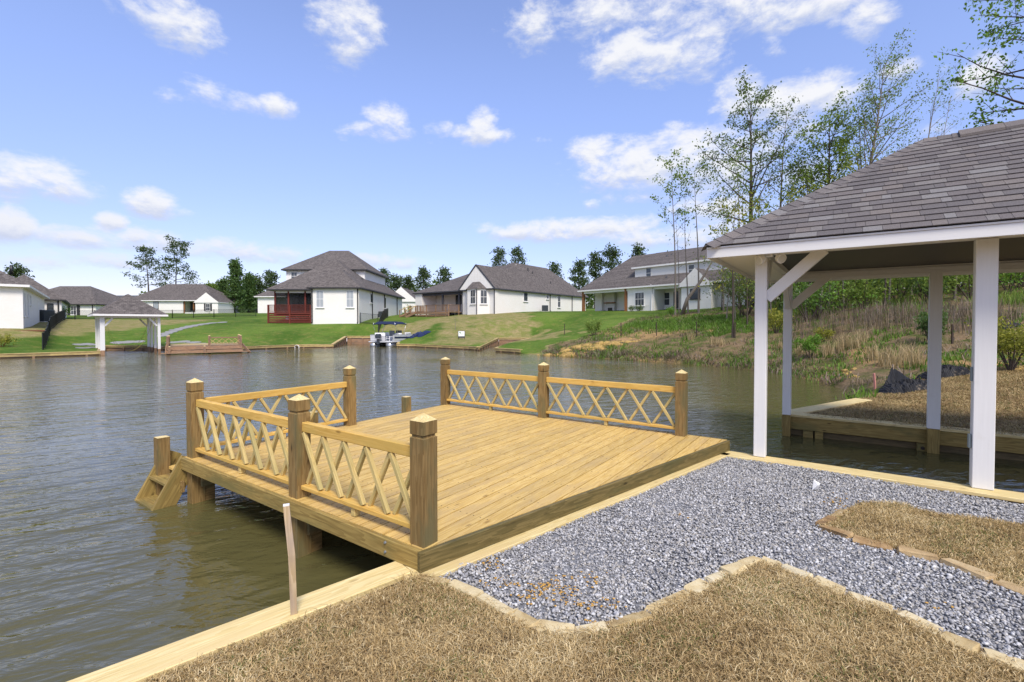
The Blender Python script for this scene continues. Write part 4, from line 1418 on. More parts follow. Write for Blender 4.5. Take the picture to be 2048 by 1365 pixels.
# ragged turf hanging over edging and cap
def fringe(name, label, line, side, dens, mname='dead_turf'):
    X, Yy = [], []
    for a, b in zip(line[:-1], line[1:]):
        d = Vector((b[0] - a[0], b[1] - a[1], 0)); L = d.length; d /= L
        nn = Vector((-d.y, d.x, 0)) * side
        k = int(L * dens)
        t = rng.uniform(0, L, k); o_ = np.abs(rng.normal(0, .05, k)) + .055 - .03 * (np.sin(t * 7 + a[0] * 5) > .55)
        X.append(a[0] + d.x * t + nn.x * o_); Yy.append(a[1] + d.y * t + nn.y * o_)
    X, Yy = np.concatenate(X), np.concatenate(Yy); n = len(X)
    V, T, q = blades(np.stack([X, Yy, np.full(n, .385)], 1), rng.uniform(.025, .06, n), np.full(n, .0023), rng.uniform(.3, 1.6, n), np.clip(rng.normal(.45, .22, n), 0, .8), .8)
    return tag(fast_tri(name, V, T, mname, q), label, 'grass', kind='stuff')
fringe('turf_fringe', 'loose blades of turf spilling over the near stone edging', [(p.x, p.y) for p in e1w], -1, 600)
fringe('turf_fringe', 'loose blades of turf spilling over the rust-stained edging', [(p.x, p.y) for p in e2w], 1, 700)
ci = [tuple(G(u, v, .40)[:2]) for u, v in ((835, 1150), (560, 1255), (281, 1365), (100, 1440))]
fringe('turf_fringe', 'ragged turf edge along the pale timber cap', ci, 1, 1300)
# ------------------------------------------------------------------ timber walls of the far shore
def vline(*ps): return [Vector((p[0], p[1], 0)) for p in ps]
FW = dict(mcap='far_wood', mwall='old_wood', cap_t=.05, planks=2, zb=-.3, seg=6.0)
bulkhead('bulkhead', 'far timber shore wall left of the small white boathouse', vline(LF[0], LF[1], LF[2], FAR_L), .28, .31, inward=1, waler=.17, piles=1.9, **FW)
bulkhead('bulkhead', 'dark timber back wall inside the small white boathouse slip', vline(LF[0] , DB[2], DB[1], DB[0]), .28, .42, inward=-1, waler=.14, piles=1.9, **FW) if False else None
bulkhead('bulkhead', 'timber back wall of the slip under the small far boathouse', vline(DB[1], DB[2], LF[0]), .28, .42, inward=1, waler=.14, piles=1.6, ztops=[.42, .42, .315], **FW)
bulkhead('bulkhead', 'far timber shore wall between the brown dock and the boat', vline(MF2[0], MF2[1], MF2[2], DB[0], DB[1]), .30, .31, inward=1, waler=.17, piles=1.9, ztops=[.315, .31, .31, .34, .415], **FW)
bulkhead('bulkhead', 'tall timber wall round the slip with the pontoon boat', vline(MF[3], BS[0], BS[1], MF2[0]), .30, .9, inward=1, waler=.17, piles=1.3, ztops=[.32, .90, .90, .32], **FW)
bulkhead('bulkhead', 'far timber shore wall below the lawn sign', vline(MF[0], MF[1], MF[2], MF[3]), .30, .31, inward=1, waler=.17, piles=1.7, **FW)
bulkhead('bulkhead', 'timber wall round the empty slip below the white gabled house', vline(RB[1], SB[0], SB[1], SB[2], MF[0]), .30, .7, inward=1, waler=.15, piles=1.5, ztops=[.315, .40, .71, .71, .32], **FW)
bulkhead('bulkhead', 'low timber wall ending at the clay bank', vline(RB[0], RB[1]), .30, .31, inward=1, waler=.17, piles=1.6, **FW)
# drain pipe through the wall
pc = DP(594, 694, 43.4); pc.z = .06
Vp, Fp = tube_vf([Vector((0, 1.2, .05)), Vector((0, -.1, 0))], [.21, .21], 14, False)
Vq, Fq = tube_vf([Vector((0, 1.2, .05)), Vector((0, -.1, 0))], [.17, .17], 14, False)
o = mobj('drain_pipe', Vp + Vq, Fp + [tuple(reversed([i + len(Vp) for i in f])) for f in Fq] + [(14 + k, 14 + (k + 1) % 14, 42 + (k + 1) % 14, 42 + k) for k in range(14)], 'concrete', None, Matrix.Translation(pc), smooth=True)
tag(o, 'round drain pipe sticking out of the far shore wall', 'pipe')

# ------------------------------------------------------------------ small far boathouse
e1, e2 = Vector((.71, .704, 0)), Vector((-.704, .71, 0))
o0 = Vector((-28.6, 32.95, 0)); WB, DB_ = 3.2, 5.0
bh = thing('boathouse', 'small white boathouse with grey hip roof and hanging yellow slings on the far shore', 'boathouse', (o0.x, o0.y, .3))
def bp_(a, b, z): q = o0 + e1 * a + e2 * b; return Vector((q.x, q.y, z))
ZE2 = 2.72
for (a, b, wa) in ((0, 0, .26), (WB, 0, .17), (WB, 1.7, .15), (WB, 3.4, .15), (WB, DB_, .16), (0, DB_, .16), (0, 2.5, .16)):
    c = bp_(a, b, (ZE2 + .3) / 2 + .02)
    Vb, Fb = box_vf(ZE2 - .3, wa, .18, .01)
    mobj('post', Vb, Fb, 'white_paint', bh, frame(c, Z, e2))
    Vb, Fb = box_vf(.9, wa * .95, .21, .01)
    mobj('pile', Vb, Fb, 'old_wood', bh, frame(bp_(a, b, -.11), Z, e2))
for (a, b, c_, d_) in ((-.1, 0, WB + .1, 0), (-.1, DB_, WB + .1, DB_), (0, .1, 0, DB_ - .1), (WB, .1, WB, DB_ - .1)):
    beam('beam', bp_(a, b, ZE2 - .03), bp_(c_, d_, ZE2 - .03), .12, .14, 'white_paint', bh)
for (a, sgn) in ((.12, 1), (WB - .12, -1)):
    beam('brace', bp_(a, 0, 2.05), bp_(a + sgn * .45, 0, 2.6), .1, .12, 'white_paint', bh)
    beam('brace', bp_(a, DB_, 2.05), bp_(a + sgn * .45, DB_, 2.6), .1, .12, 'white_paint', bh)
def hip_roof(name, parent, O, f1, f2, L1, L2, ze, rise, axis, hA, hB, ov, mroof, mtrim, ft=.16):
    """hip or gable roof over a plan rectangle; axis 1 or 2 is the ridge direction; hA, hB ridge insets (0 = gable)"""
    def q(a, b, z): r = O + f1 * a + f2 * b; return Vector((r.x, r.y, z)) - Oz
    Oz = Vector((O.x, O.y, 0))
    c = [(-ov, -ov), (L1 + ov, -ov), (L1 + ov, L2 + ov), (-ov, L2 + ov)]
    top = [q(a, b, ze) for a, b in c]; bot = [q(a, b, ze - ft) for a, b in c]
    if axis == 1:
        r0, r1 = q(-ov + hA, L2 / 2, ze + rise), q(L1 + ov - hB, L2 / 2, ze + rise)
        F = [(0, 1, 9, 8), (2, 3, 8, 9), (1, 2, 9), (3, 0, 8)]
    else:
        r0, r1 = q(L1 / 2, -ov + hA, ze + rise), q(L1 / 2, L2 + ov - hB, ze + rise)
        F = [(0, 1, 8), (1, 2, 9, 8), (2, 3, 9), (3, 0, 8, 9)]
    V = top + bot + [r0, r1]
    nr = len(F)
    idx = [0] * nr
    for i in range(4):
        F.append((4 + i, 4 + (i + 1) % 4, (i + 1) % 4, i)); idx.append(1)
    F.append((7, 6, 5, 4)); idx.append(1)
    # gable ends show wall colour, not shingles
    for i, f in enumerate(F[:nr]):
        if len(f) == 3:
            nn = (V[f[1]] - V[f[0]]).cross(V[f[2]] - V[f[0]]).normalized()
            if abs(nn.z) < .05: idx[i] = 2
    V2, F2 = convex(V, F)
    return mobj(name, V2, F2, [mroof, mtrim, 'white_brick'], parent, Matrix.Translation(Oz), idx)
hip_roof('roof', bh, o0, e1, e2, WB, DB_, ZE2 + .16, 1.55, 2, 2.1, 2.1, .5, 'far_shingle', 'white_trim', .13)
for k in (0, 1):
    b = 1.1 + k * 1.9
    pts_ = []
    for i in range(13):
        t = i / 12
        pts_.append(bp_(.25 + (WB - .5) * t, b, 2.45 - 2.25 * (1 - (2 * t - 1) ** 2) ** .8))
    V, F = [], []
    for p in pts_:
        V += [p - e2 * .09 - pts_[0], p + e2 * .09 - pts_[0]]
    for i in range(12): F.append((2 * i, 2 * i + 1, 2 * i + 3, 2 * i + 2))
    n = len(V); V += [v + Vector((0, 0, -.012)) for v in V]; F += [tuple(n + i for i in reversed(f)) for f in F]
    sg = mobj('lift_sling', V, F, 'yellow_sling', None, Matrix.Translation(pts_[0]))
    tag(sg, ['front yellow strap sling hanging in the small far boathouse', 'rear yellow strap sling hanging in the small far boathouse'][k], 'sling', 'boat slings')

# ------------------------------------------------------------------ far dock
o0 = Vector((-24.9, 34.0, 0)); e1 = Vector((.845, .535, 0)); e2 = Vector((-.535, .845, 0))
fd = thing('dock', 'weathered brown dock with steps on the far shore beside the boathouse', 'dock', (o0.x, o0.y, 0))
def fp(a, b, z): q = o0 + e1 * a + e2 * b; return Vector((q.x, q.y, z))
L1, L2 = 4.7, 5.0
for i in range(14):
    b = .06 + i * .36
    beam('deck_board', fp(0, b + .17, .56), fp(L1, b + .17, .56), .345, .04, 'far_wood' if i > 2 else 'old_wood', fd)
for (b, z) in ((-.03, .44), (-.5, .18)):
    beam('fascia', fp(-.05, b, z), fp(L1 + .05, b, z), .05, .2, 'old_wood', fd)
for (b, z) in ((-.22, .33),):
    beam('step_board', fp(0, b, z), fp(L1, b, z), .42, .04, 'old_wood', fd)
beam('step_board', fp(-.3, -.62, .10), fp(L1 + .5, -.62, .10), .3, .05, 'old_wood', fd)
for a in (-.03, L1 + .04):
    beam('stringer', fp(a, .2, .62), fp(a + .5 * (a > 1), -.75, -.05), .05, .22, 'old_wood', fd, up=e1.cross(e2))
FP2 = [(.05, .15), (.05, 1.4), (L1 - 2.1, .15), (L1 - .05, .15), (L1 - .05, 1.9), (L1 - .05, 3.6)]
for (a, b) in FP2 + [(0.2, -.55), (2.3, -.55)]:
    zt = 1.35 if b > 0 else .6
    square_post('post', fp(a, b, 0), -.5, zt, .075, 'old_wood', fd, e1, zt > 1)
for i, j in ((0, 1), (2, 3), (3, 4), (4, 5)):
    a, b = FP2[i], FP2[j]
    beam('rail', fp(a[0], a[1], 1.16), fp(b[0], b[1], 1.16), .06, .09, 'old_wood', fd)
    beam('rail', fp(a[0], a[1], .68), fp(b[0], b[1], .68), .08, .04, 'old_wood', fd)
    for m_ in range(5):
        t0, t1 = m_ / 5, (m_ + 1) / 5
        x0, x1 = (a[0] + (b[0] - a[0]) * t0, a[1] + (b[1] - a[1]) * t0), (a[0] + (b[0] - a[0]) * t1, a[1] + (b[1] - a[1]) * t1)
        beam('lattice_strip', fp(*x0, 1.1), fp(*x1, .7), .035, .035, 'far_wood', fd, e=0)
        beam('lattice_strip', fp(x0[0] + .02, x0[1] + .02, .7), fp(x1[0] + .02, x1[1] + .02, 1.1), .035, .035, 'far_wood', fd, e=0)

# ------------------------------------------------------------------ flagstones
def flag(name_u, pts_, label):
    th_ = thing('flagstone_path', label, 'path', hit(*pts_[0][:2], 30, 90))
    r = random.Random(3)
    for (u_, v_, w_, d_) in pts_:
        c = hit(u_, v_, 30, 90)
        n = 8
        poly = [(c.x + w_ / 2.6 * math.cos(2 * math.pi * k / n) * r.uniform(.8, 1.1), c.y + d_ / 2.6 * math.sin(2 * math.pi * k / n) * r.uniform(.8, 1.1)) for k in range(n)]
        zs = [lz(p) for p in poly]
        V = [Vector((p[0], p[1], z + .045)) - c for p, z in zip(poly, zs)] + [Vector((p[0], p[1], z - .06)) - c for p, z in zip(poly, zs)]
        F = [tuple(range(n)), tuple(range(2 * n - 1, n - 1, -1))] + [(n + i, n + (i + 1) % n, (i + 1) % n, i) for i in range(n)]
        mobj('flagstone', V, F, 'flagstone', th_, Matrix.Translation(c))
flag(0, [(326, 672, 1.3, 1.6), (334, 667.5, 1.3, 1.6), (343, 664.5, 1.4, 1.6), (352, 661, 1.5, 1.7), (362, 658, 1.4, 2), (372, 655.5, 1.5, 2), (383, 653.2, 1.5, 2.2), (395, 651, 1.4, 2.4), (408, 649, 1.4, 2.6), (424, 647, 1.3, 2.4), (445, 645.5, 1.2, 2.4)], 'curving grey flagstone path climbing the green lawn from the far dock')
flag(0, [(160, 690.5, 1.2, 1.3), (179, 690, 1.4, 1.3), (167, 697, 1.4, 1.2), (186, 696, .9, 1.2), (236, 686.5, 1.5, 1.5), (258, 685, 1.6, 1.6), (277, 684.5, 1.3, 1.5), (345, 686, 1.5, 1.4), (366, 684.5, 1.6, 1.6), (388, 686, 1.6, 1.4), (404, 688.5, 1.3, 1.2)], 'pale flagstones round the small far boathouse and dock')

# ------------------------------------------------------------------ pontoon boat, stern to the camera
bd = Vector((.22, .975, 0)); bs_ = Vector((bd.y, -bd.x, 0))
o0 = Vector((-12.65, 45.7, 0))
bt = thing('pontoon_boat', 'white pontoon boat with dark blue canopy moored stern-out in the far slip', 'boat', o0)
def q_(a, b, z): p = o0 + bs_ * a + bd * b; return Vector((p.x, p.y, z))
for a in (-.85, .85):
    tube('pontoon', [q_(a, -.2, .12), q_(a, .0, .12), q_(a, 4.3, .12), q_(a, 5.0, .3)], [.28, .30, .30, .06], 'silver', bt, 12)
block('deck', q_(0, 2.2, .47), 2.5, 4.9, .10, 'grey_vinyl', bt, bs_, e=.02)
for a in (-1.2, 1.2):
    sp_ = beam('side_panel', q_(a, .1, .84), q_(a, 4.4, .84), .05, .56, 'grey_vinyl', bt)
    beam('stripe', q_(a + .03 * (1 if a > 0 else -1), .3, .88), q_(a + .03 * (1 if a > 0 else -1), 4.0, .80), .015, .16, 'navy_canvas', sp_)
    tube('grab_rail', [q_(a, .05, .6), q_(a, .05, 1.15), q_(a, 4.4, 1.2), q_(a, 4.45, .6)], .022, 'silver', bt, 6)
beam('stern_panel', q_(-1.2, .08, .82), q_(.35, .08, .82), .05, .5, 'grey_vinyl', bt)
for (a, b, w_, d_) in ((-.6, .55, 1.1, .8), (-.85, 2.6, .65, 1.9), (.85, 3.5, .65, 1.2)):
    st_ = block('seat_base', q_(a, b, .72), w_, d_, .38, 'white_plastic', bt, bs_, e=.06)
    block('cushion', q_(a, b, .97), w_ * .96, d_ * .96, .12, 'grey_vinyl', st_, bs_, e=.05)
    block('seat_back', q_(a - (w_ / 2 - .08 if w_ < 1 else 0) * (1 if a < 0 else -1), b + (d_ / 2 - .1 if w_ >= 1 else 0), 1.15), .16 if w_ < 1 else w_, d_ if w_ < 1 else .18, .36, 'white_plastic', st_, bs_, e=.06)
hs = block('helm_seat', q_(.62, 1.2, .98), .55, .5, .12, 'grey_vinyl', bt, bs_, e=.05)
block('seat_back', q_(.62, .98, 1.28), .52, .12, .55, 'engine_dark', hs, bs_, e=.05)
block('pedestal', q_(.62, 1.2, .72), .14, .14, .4, 'silver', hs, bs_)
cs = block('console', q_(.78, 2.0, .90), .7, .5, .78, 'white_plastic', bt, bs_, e=.08)
beam('windscreen', q_(.46, 2.15, 1.42), q_(1.10, 2.15, 1.42), .02, .28, 'glass', cs)
# outboard
en = block('outboard', q_(-.15, -.35, 1.02), .46, .62, .46, 'engine_dark', bt, bs_, e=.12)
block('midsection', q_(-.15, -.3, .52), .2, .34, .6, 'engine_dark', en, bs_, e=.05)
block('gearcase', q_(-.15, -.42, .05), .12, .6, .28, 'engine_dark', en, bs_, e=.04)
block('cowl_band', q_(-.15, -.35, .80), .47, .63, .05, 'silver', en, bs_, e=.01)
# boarding ladder
ld = tube('boarding_ladder', [q_(.55, -.1, .1), q_(.55, -.05, 1.0), q_(.9, -.05, 1.0), q_(.9, -.1, .1)], .024, 'white_plastic', bt, 6)
for z in (.3, .55, .8): beam('rung', q_(.55, -.08, z), q_(.9, -.08, z), .05, .03, 'white_plastic', ld)
# canopy on bowed frame
V, F = [], []
nA_, nB_ = 9, 6
for j in range(nB_ + 1):
    for i in range(nA_ + 1):
        a = -1.25 + 2.5 * i / nA_; b = .5 + 2.6 * j / nB_
        edge_ = max(abs(a) / 1.25, abs(j / nB_ * 2 - 1))
        z = 2.46 - .10 * (a / 1.25) ** 4 - .12 * (abs(j / nB_ * 2 - 1)) ** 4 - (.14 if edge_ > .99 else 0)
        V.append(q_(a, b, z) - o0)
for j in range(nB_):
    for i in range(nA_):
        k = j * (nA_ + 1) + i
        F.append((k, k + 1, k + nA_ + 2, k + nA_ + 1))
n = len(V); V += [v - Vector((0, 0, .03)) for v in V]; F += [tuple(n + i for i in reversed(f)) for f in F]
mobj('canopy', V, F, 'navy_canvas', bt, Matrix.Translation(o0), smooth=True)
for a in (-1.2, 1.2):
    tube('canopy_frame', [q_(a, 1.2, 1.1), q_(a * .98, .62, 2.0), q_(a * .95, .55, 2.33)], .02, 'silver', bt, 6)
    tube('canopy_frame', [q_(a, 2.2, 1.1), q_(a * .98, 2.9, 2.0), q_(a * .95, 3.0, 2.33)], .02, 'silver', bt, 6)

# lawn sign
c = hit(923, 679, 35, 60)
sg = thing('yard_sign', 'small white yard sign with a green mark standing on the far lawn', 'sign', c)
for dx in (-.30, .30): tube('leg', [c + Vector((dx, 0, -.2)), c + Vector((dx, 0, .80))], .02, 'black_metal', sg, 6)
pn = block('panel', c + Vector((0, 0, .52)), .60, .03, .48, 'sign_white', sg, e=.005)
block('frame', c + Vector((0, .025, .52)), .68, .02, .56, 'charcoal_trim', sg, e=.005)
block('lower_strip', c + Vector((0, 0, .19)), .60, .03, .12, 'charcoal_trim', sg, e=.005)
def disc(name, c, r, mname, parent, n=12):
    V = [(r * math.cos(2 * math.pi * k / n), 0, r * math.sin(2 * math.pi * k / n)) for k in range(n)]
    return mobj(name, V, [tuple(range(n))], mname, parent, Matrix.Translation(c))
disc('mark', c + Vector((-.16, -.018, .64)), .055, 'sign_green', pn); disc('mark', c + Vector((-.09, -.0185, .61)), .05, 'sign_green', pn)
block('mark', c + Vector((.02, -.016, .50)), .3, .004, .03, 'sign_green', pn, e=0)
# crumpled tarpaulin
c = hit(838, 671, 40, 60)
V, F = [], []
r = random.Random(2)
for j in range(9):
    for i in range(15):
        x_, y_ = (i - 7) * .135, (j - 4) * .22
        e_ = 1 - max(abs(i - 7) / 7, abs(j - 4) / 4) ** 2
        px_, py_ = c.x + x_ + r.uniform(-.1, .1) + y_ * .25, c.y + y_ * (1 - .25 * math.sin(i)) + r.uniform(-.08, .08)
        V.append(Vector((px_, py_, lz((px_, py_)) + .03 + e_ * r.uniform(.08, .38))) - c)
for j in range(8):
    for i in range(14):
        k = j * 15 + i; F.append((k, k + 1, k + 16, k + 15))
tag(mobj('tarpaulin', V, F, 'blue_tarp', None, Matrix.Translation(c)), 'crumpled dark blue tarpaulin lying on the far lawn', 'tarpaulin')

# ------------------------------------------------------------------ fences
def fence(label, pts_, h=1.2, gap=2.0, pick=.11, mname='black_metal'):
    th_ = thing('metal_fence', label, 'fence', pts_[0])
    parts = []
    for a, b in zip(pts_[:-1], pts_[1:]):
        L = (Vector((b.x, b.y)) - Vector((a.x, a.y))).length
        k = max(1, round(L / gap))
        for j in range(k):
            p0 = a + (b - a) * (j / k); p1 = a + (b - a) * ((j + 1) / k)
            p0 = gp(p0.x, p0.y); p1 = gp(p1.x, p1.y)
            block('post', p0 + Vector((0, 0, h / 2 - .1)), .07, .07, h + .25, mname, th_, e=0)
            beam('rail', p0 + Vector((0, 0, h - .05)), p1 + Vector((0, 0, h - .05)), .03, .035, mname, th_, e=0)
            beam('rail', p0 + Vector((0, 0, .15)), p1 + Vector((0, 0, .15)), .03, .035, mname, th_, e=0)
            n = int((p1 - p0).length / pick)
            for i in range(1, n):
                c_ = p0 + (p1 - p0) * (i / n) + Vector((0, 0, h / 2))
                parts.append(xf(box_vf(.02, .02, h - .06), Matrix.Translation(c_ - pts_[0])))
        block('post', gp(b.x, b.y) + Vector((0, 0, h / 2 - .1)), .07, .07, h + .25, mname, th_, e=0)
    V, F = merge(parts)
    tag(mobj('pickets', V, F, mname, th_, Matrix.Translation(pts_[0])), kind='stuff')
fence('black picket fence running down the lawn between the white house and boathouse', [hit(86, 700, 30, 60), hit(98, 672, 30, 70), hit(112, 651, 30, 75), hit(130, 640, 30, 80)])
fence('black picket fence behind the small far boathouse', [DP(150, 640, 60), DP(262, 637, 66)], 1.2, 2.4)
fence('low black picket fence along the top of the green lawn', [DP(262, 637, 67), DP(345, 636, 68), DP(428, 634, 70), DP(512, 632, 74)], 1.2, 2.6)
fence('black picket fence beside the white house with red deck', [DP(721, 647, 57.4), DP(756, 645, 57)], 1.3, 1.8)
fence('black picket fence sloping down behind the pontoon boat', [DP(757, 665, 53.6), DP(776, 630, 68)], 1.3, 2.0)
# ------------------------------------------------------------------ houses
def walls(parent, O, f1, f2, L1, L2, z0, z1, mname='white_brick', gable=None, name='wall'):
    """four walls; gable = (axis, rise) lifts the two end walls to a point"""
    def q(a, b, z): return f1 * a + f2 * b + Vector((0, 0, z))
    Oz = Vector((O.x, O.y, 0))
    V = [q(0, 0, z0), q(L1, 0, z0), q(L1, L2, z0), q(0, L2, z0), q(0, 0, z1), q(L1, 0, z1), q(L1, L2, z1), q(0, L2, z1)]
    F = [(0, 1, 5, 4), (1, 2, 6, 5), (2, 3, 7, 6), (3, 0, 4, 7), (4, 5, 6, 7)]
    if gable:
        ax, ri = gable
        if ax == 2: V += [q(L1 / 2, 0, z1 + ri), q(L1 / 2, L2, z1 + ri)]; F = [(0, 1, 5, 8, 4), (1, 2, 6, 5), (2, 3, 7, 9, 6), (3, 0, 4, 7), (4, 8, 9, 7), (8, 5, 6, 9)]
        else: V += [q(0, L2 / 2, z1 + ri), q(L1, L2 / 2, z1 + ri)]; F = [(0, 1, 5, 4), (1, 2, 6, 9, 5), (2, 3, 7, 6), (3, 0, 4, 8, 7), (4, 5, 9, 8), (7, 8, 9, 6)]
    V2, F2 = convex(V, F)
    return mobj(name, V2, F2, mname, parent, Matrix.Translation(Oz))


def onplane(u, v, p0, n):
    d = pdir(u, v); c = Vector((0, 0, CAMZ))
    t = (p0 - c).dot(n) / d.dot(n)
    return c + d * t


def window(parent, c, n, w_, h_, rows=2, cols=2, mfr='white_trim', glass='glass', sill=True, name='window'):
    """framed window standing 4 cm proud of the wall, glass behind the bars"""
    n = n.normalized(); x = Vector((-n.y, n.x, 0))
    Mw = Matrix((x, -n, Z)).transposed().to_4x4(); Mw.translation = c
    f = .07
    parts = [xf(box_vf(w_ + .02, .10, f), Matrix.Translation((0, 0, s_ * (h_ / 2)))) for s_ in (-1, 1)]
    parts += [xf(box_vf(f, .096, h_ - f), Matrix.Translation((s_ * (w_ / 2), 0, 0))) for s_ in (-1, 1)]
    for r_ in range(1, rows): parts.append(xf(box_vf(w_ - f, .08, .05), Matrix.Translation((0, 0, -h_ / 2 + h_ * r_ / rows))))
    for k in range(1, cols): parts.append(xf(box_vf(.035, .072, h_ - f), Matrix.Translation((-w_ / 2 + w_ * k / cols, 0, 0))))
    if sill: parts.append(xf(box_vf(w_ + .22, .2, .07), Matrix.Translation((0, -.03, -h_ / 2 - .075))))
    V, F = merge(parts)
    wo = mobj(name, V, F, mfr, parent, Mw)
    V, F = box_vf(w_ - .02, .05, h_ - .02)
    mobj('pane', V, F, glass, wo, Mw)
    return wo


def pwin(parent, rect, p0, n, **kw):
    u0, v0, u1, v1 = rect
    a = onplane(u0, (v0 + v1) / 2, p0, n); b = onplane(u1, (v0 + v1) / 2, p0, n)
    t = onplane((u0 + u1) / 2, v0, p0, n); d = onplane((u0 + u1) / 2, v1, p0, n)
    return window(parent, (a + b) / 2 + n.normalized() * .01, n, (b - a).length, t.z - d.z, **kw)


def downspout(parent, p, n, z0, z1, mname='dark_trim'):
    q = Vector((p.x, p.y, 0)) + n.normalized() * .08
    tube('downspout', [q + Vector((0, 0, z1 + .1)) + n.normalized() * .25, q + Vector((0, 0, z1 - .25)), q + Vector((0, 0, z0 + .15)), q + Vector((0, 0, z0)) + n.normalized() * .15], .07, mname, parent, 6)


def vents(roof_, ps, mname='dark_trim'):
    for p, h in ps:
        tube('vent_pipe', [p - Vector((0, 0, .5)), p + Vector((0, 0, h))], .11, mname, roof_, 8)


def ac_unit(label, u, v, d, s=.9):
    c = DP(u, v, d); c = gp(c.x, c.y)
    a = thing('air_conditioner', label, 'air conditioner', c)
    bdy = block('cabinet', c + Vector((0, 0, s / 2)), s, s, s, 'ac_metal', a, e=.04)
    parts = [xf(box_vf(s * 1.01, s * 1.01, .03), Matrix.Translation((0, 0, (k - 4) * s / 10))) for k in range(9)]
    V, F = merge(parts)
    mobj('louvres', V, F, 'black_metal', a, Matrix.Translation(c + Vector((0, 0, s / 2))))
    block('pad', c + Vector((0, 0, -.03)), s * 1.25, s * 1.25, .1, 'concrete', a)


X_, Y_ = Vector((1, 0, 0)), Vector((0, 1, 0))
# --- white house with the red deck
k3 = 1.08
def h3(x, y): return Vector((x * k3, y * k3, 0))
z3 = lambda z: 2.15 + (z - 2.15) * k3
H = thing('house', 'white brick house with red deck and screened porch behind the pontoon boat', 'house', (*h3(-22.5, 53).xy, 2.2))
ze, zb = z3(6.3), 1.6
o = h3(-22.5, 53); walls(H, o, X_, Y_, 5.3 * k3, 7 * k3, zb, ze)
o2 = h3(-28.5, 59.5); walls(H, o2, X_, Y_, 11.3 * k3 - .003, 14.5 * k3, zb, ze - .004)
r1 = hip_roof('roof', H, o, X_, Y_, 5.3 * k3, 8 * k3, ze, 2.3, 2, 3.0, 0, .42, 'far_shingle', 'dark_trim')
r2 = hip_roof('roof', H, h3(-28.5, 56), X_, Y_, 11.3 * k3, 18 * k3, ze + .02, 4.6, 2, 6.3, 6.3, .45, 'far_shingle', 'dark_trim')
o3 = h3(-29.6, 62); walls(H, o3, X_, Y_, 10.3 * k3, 10 * k3, ze - 1, z3(9.35), 'white_siding')
r3 = hip_roof('roof', H, o3, X_, Y_, 10.3 * k3, 10 * k3, z3(9.35), 3.5, 1, 4.6, 4.6, .5, 'far_shingle', 'dark_trim')
pf = Vector((o.x, o.y, 0)); nf_ = -Y_
pwin(H, (632.9, 582, 647.3, 615), pf, nf_, rows=2, cols=2, glass='blind_glass')
pwin(H, (693.2, 582, 707.3, 615), pf, nf_, rows=2, cols=2, glass='blind_glass')
pr_ = h3(-17.2, 53); nr_ = X_
for (u0, u1, v0, v1) in ((740, 744, 588, 606), (768, 771.5, 596, 617)):
    pwin(H, (u0, v0, u1, v1), pr_, nr_, rows=1, cols=1)
pwin(H, (582.6, 545, 594.5, 561), Vector((o3.x, o3.y, 0)), nf_, rows=2, cols=2, sill=False)
downspout(H, Vector((o.x + .12, o.y, 0)), nf_, z3(2.3), ze); downspout(H, Vector((pr_.x - .1, o.y, 0)), nf_, z3(2.3), ze)
for y_ in (58, 63.5, 70.5): downspout(H, h3(-17.2, y_), nr_, lz(h3(-17.0, y_)) - .1, ze)
# screened porch
zf = z3(3.55)
po = h3(-28.3, 56.2)
block('porch_floor', Vector((po.x + 2.9 * k3, po.y + 1.75 * k3, zf - .15)), 5.9 * k3, 3.5 * k3, .3, 'red_wood', H)
for x_ in (-28.2, -26.6, -24.6, -22.75):
    block('porch_post', Vector((*h3(x_, 56.3).xy, (zf + ze - .2) / 2)), .2, .2, ze - .2 - zf, 'red_wood', H)
for x0_, x1_ in ((-28.2, -26.6), (-26.6, -24.6), (-24.6, -22.75)):
    a, b = h3(x0_, 56.3), h3(x1_, 56.3)
    V, F = box_vf(b.x - a.x - .2, .01, ze - .25 - zf)
    mobj('screen', V, F, 'screen', H, Matrix.Translation(Vector(((a.x + b.x) / 2, a.y, (zf + ze - .25) / 2))))
beam('porch_beam', Vector((po.x, po.y + .1, ze - .28)), Vector((*h3(-22.7, 56.2).xy, 0)) + Vector((0, .1, ze - .28)), .16, .3, 'white_trim', H)
pwin(H, (585, 592, 600, 618), Vector((o2.x, o2.y, 0)), nf_, rows=2, cols=1, sill=False)
pwin(H, (608, 590, 620, 619), Vector((o2.x, o2.y, 0)), nf_, rows=2, cols=1, sill=False)
# red deck with balusters and slatted skirt
dk0, dk1 = DP(537, 640, 58.6), DP(623.3, 640, 58.6)
fy, by = dk0.y, po.y
block('deck_floor', Vector(((dk0.x + dk1.x) / 2, (fy + by) / 2, zf - .05)), dk1.x - dk0.x, by - fy - .02, .1, 'red_wood', H)
zt = z3(4.42)
gz = lz((dk0.x + 2, fy)) - .2
for x_ in (dk0.x, (dk0.x + dk1.x) / 2, dk1.x - .1):
    block('deck_post', Vector((x_, fy - .04, (gz + zt) / 2)), .16, .16, zt - gz, 'red_wood', H)
beam('deck_rail', (dk0.x, fy - .02, zt - .03), (dk1.x, fy - .02, zt - .03), .14, .06, 'red_wood', H)
beam('deck_rail', (dk0.x, fy - .02, zf + .12), (dk1.x, fy - .02, zf + .12), .06, .08, 'red_wood', H)
nb_ = 38
for i in range(1, nb_):
    x_ = dk0.x + (dk1.x - dk0.x) * i / nb_
    block('baluster', Vector((x_, fy - .02, (zf + .16 + zt - .06) / 2)), .045, .04, zt - zf - .23, 'red_wood', H, e=0)
for i in range(5):
    z_ = zf - .16 - i * .26
    if z_ > gz: beam('skirt_board', (dk0.x, fy - .07, z_), (dk1.x, fy - .07, z_), .03, .17, 'red_wood', H)
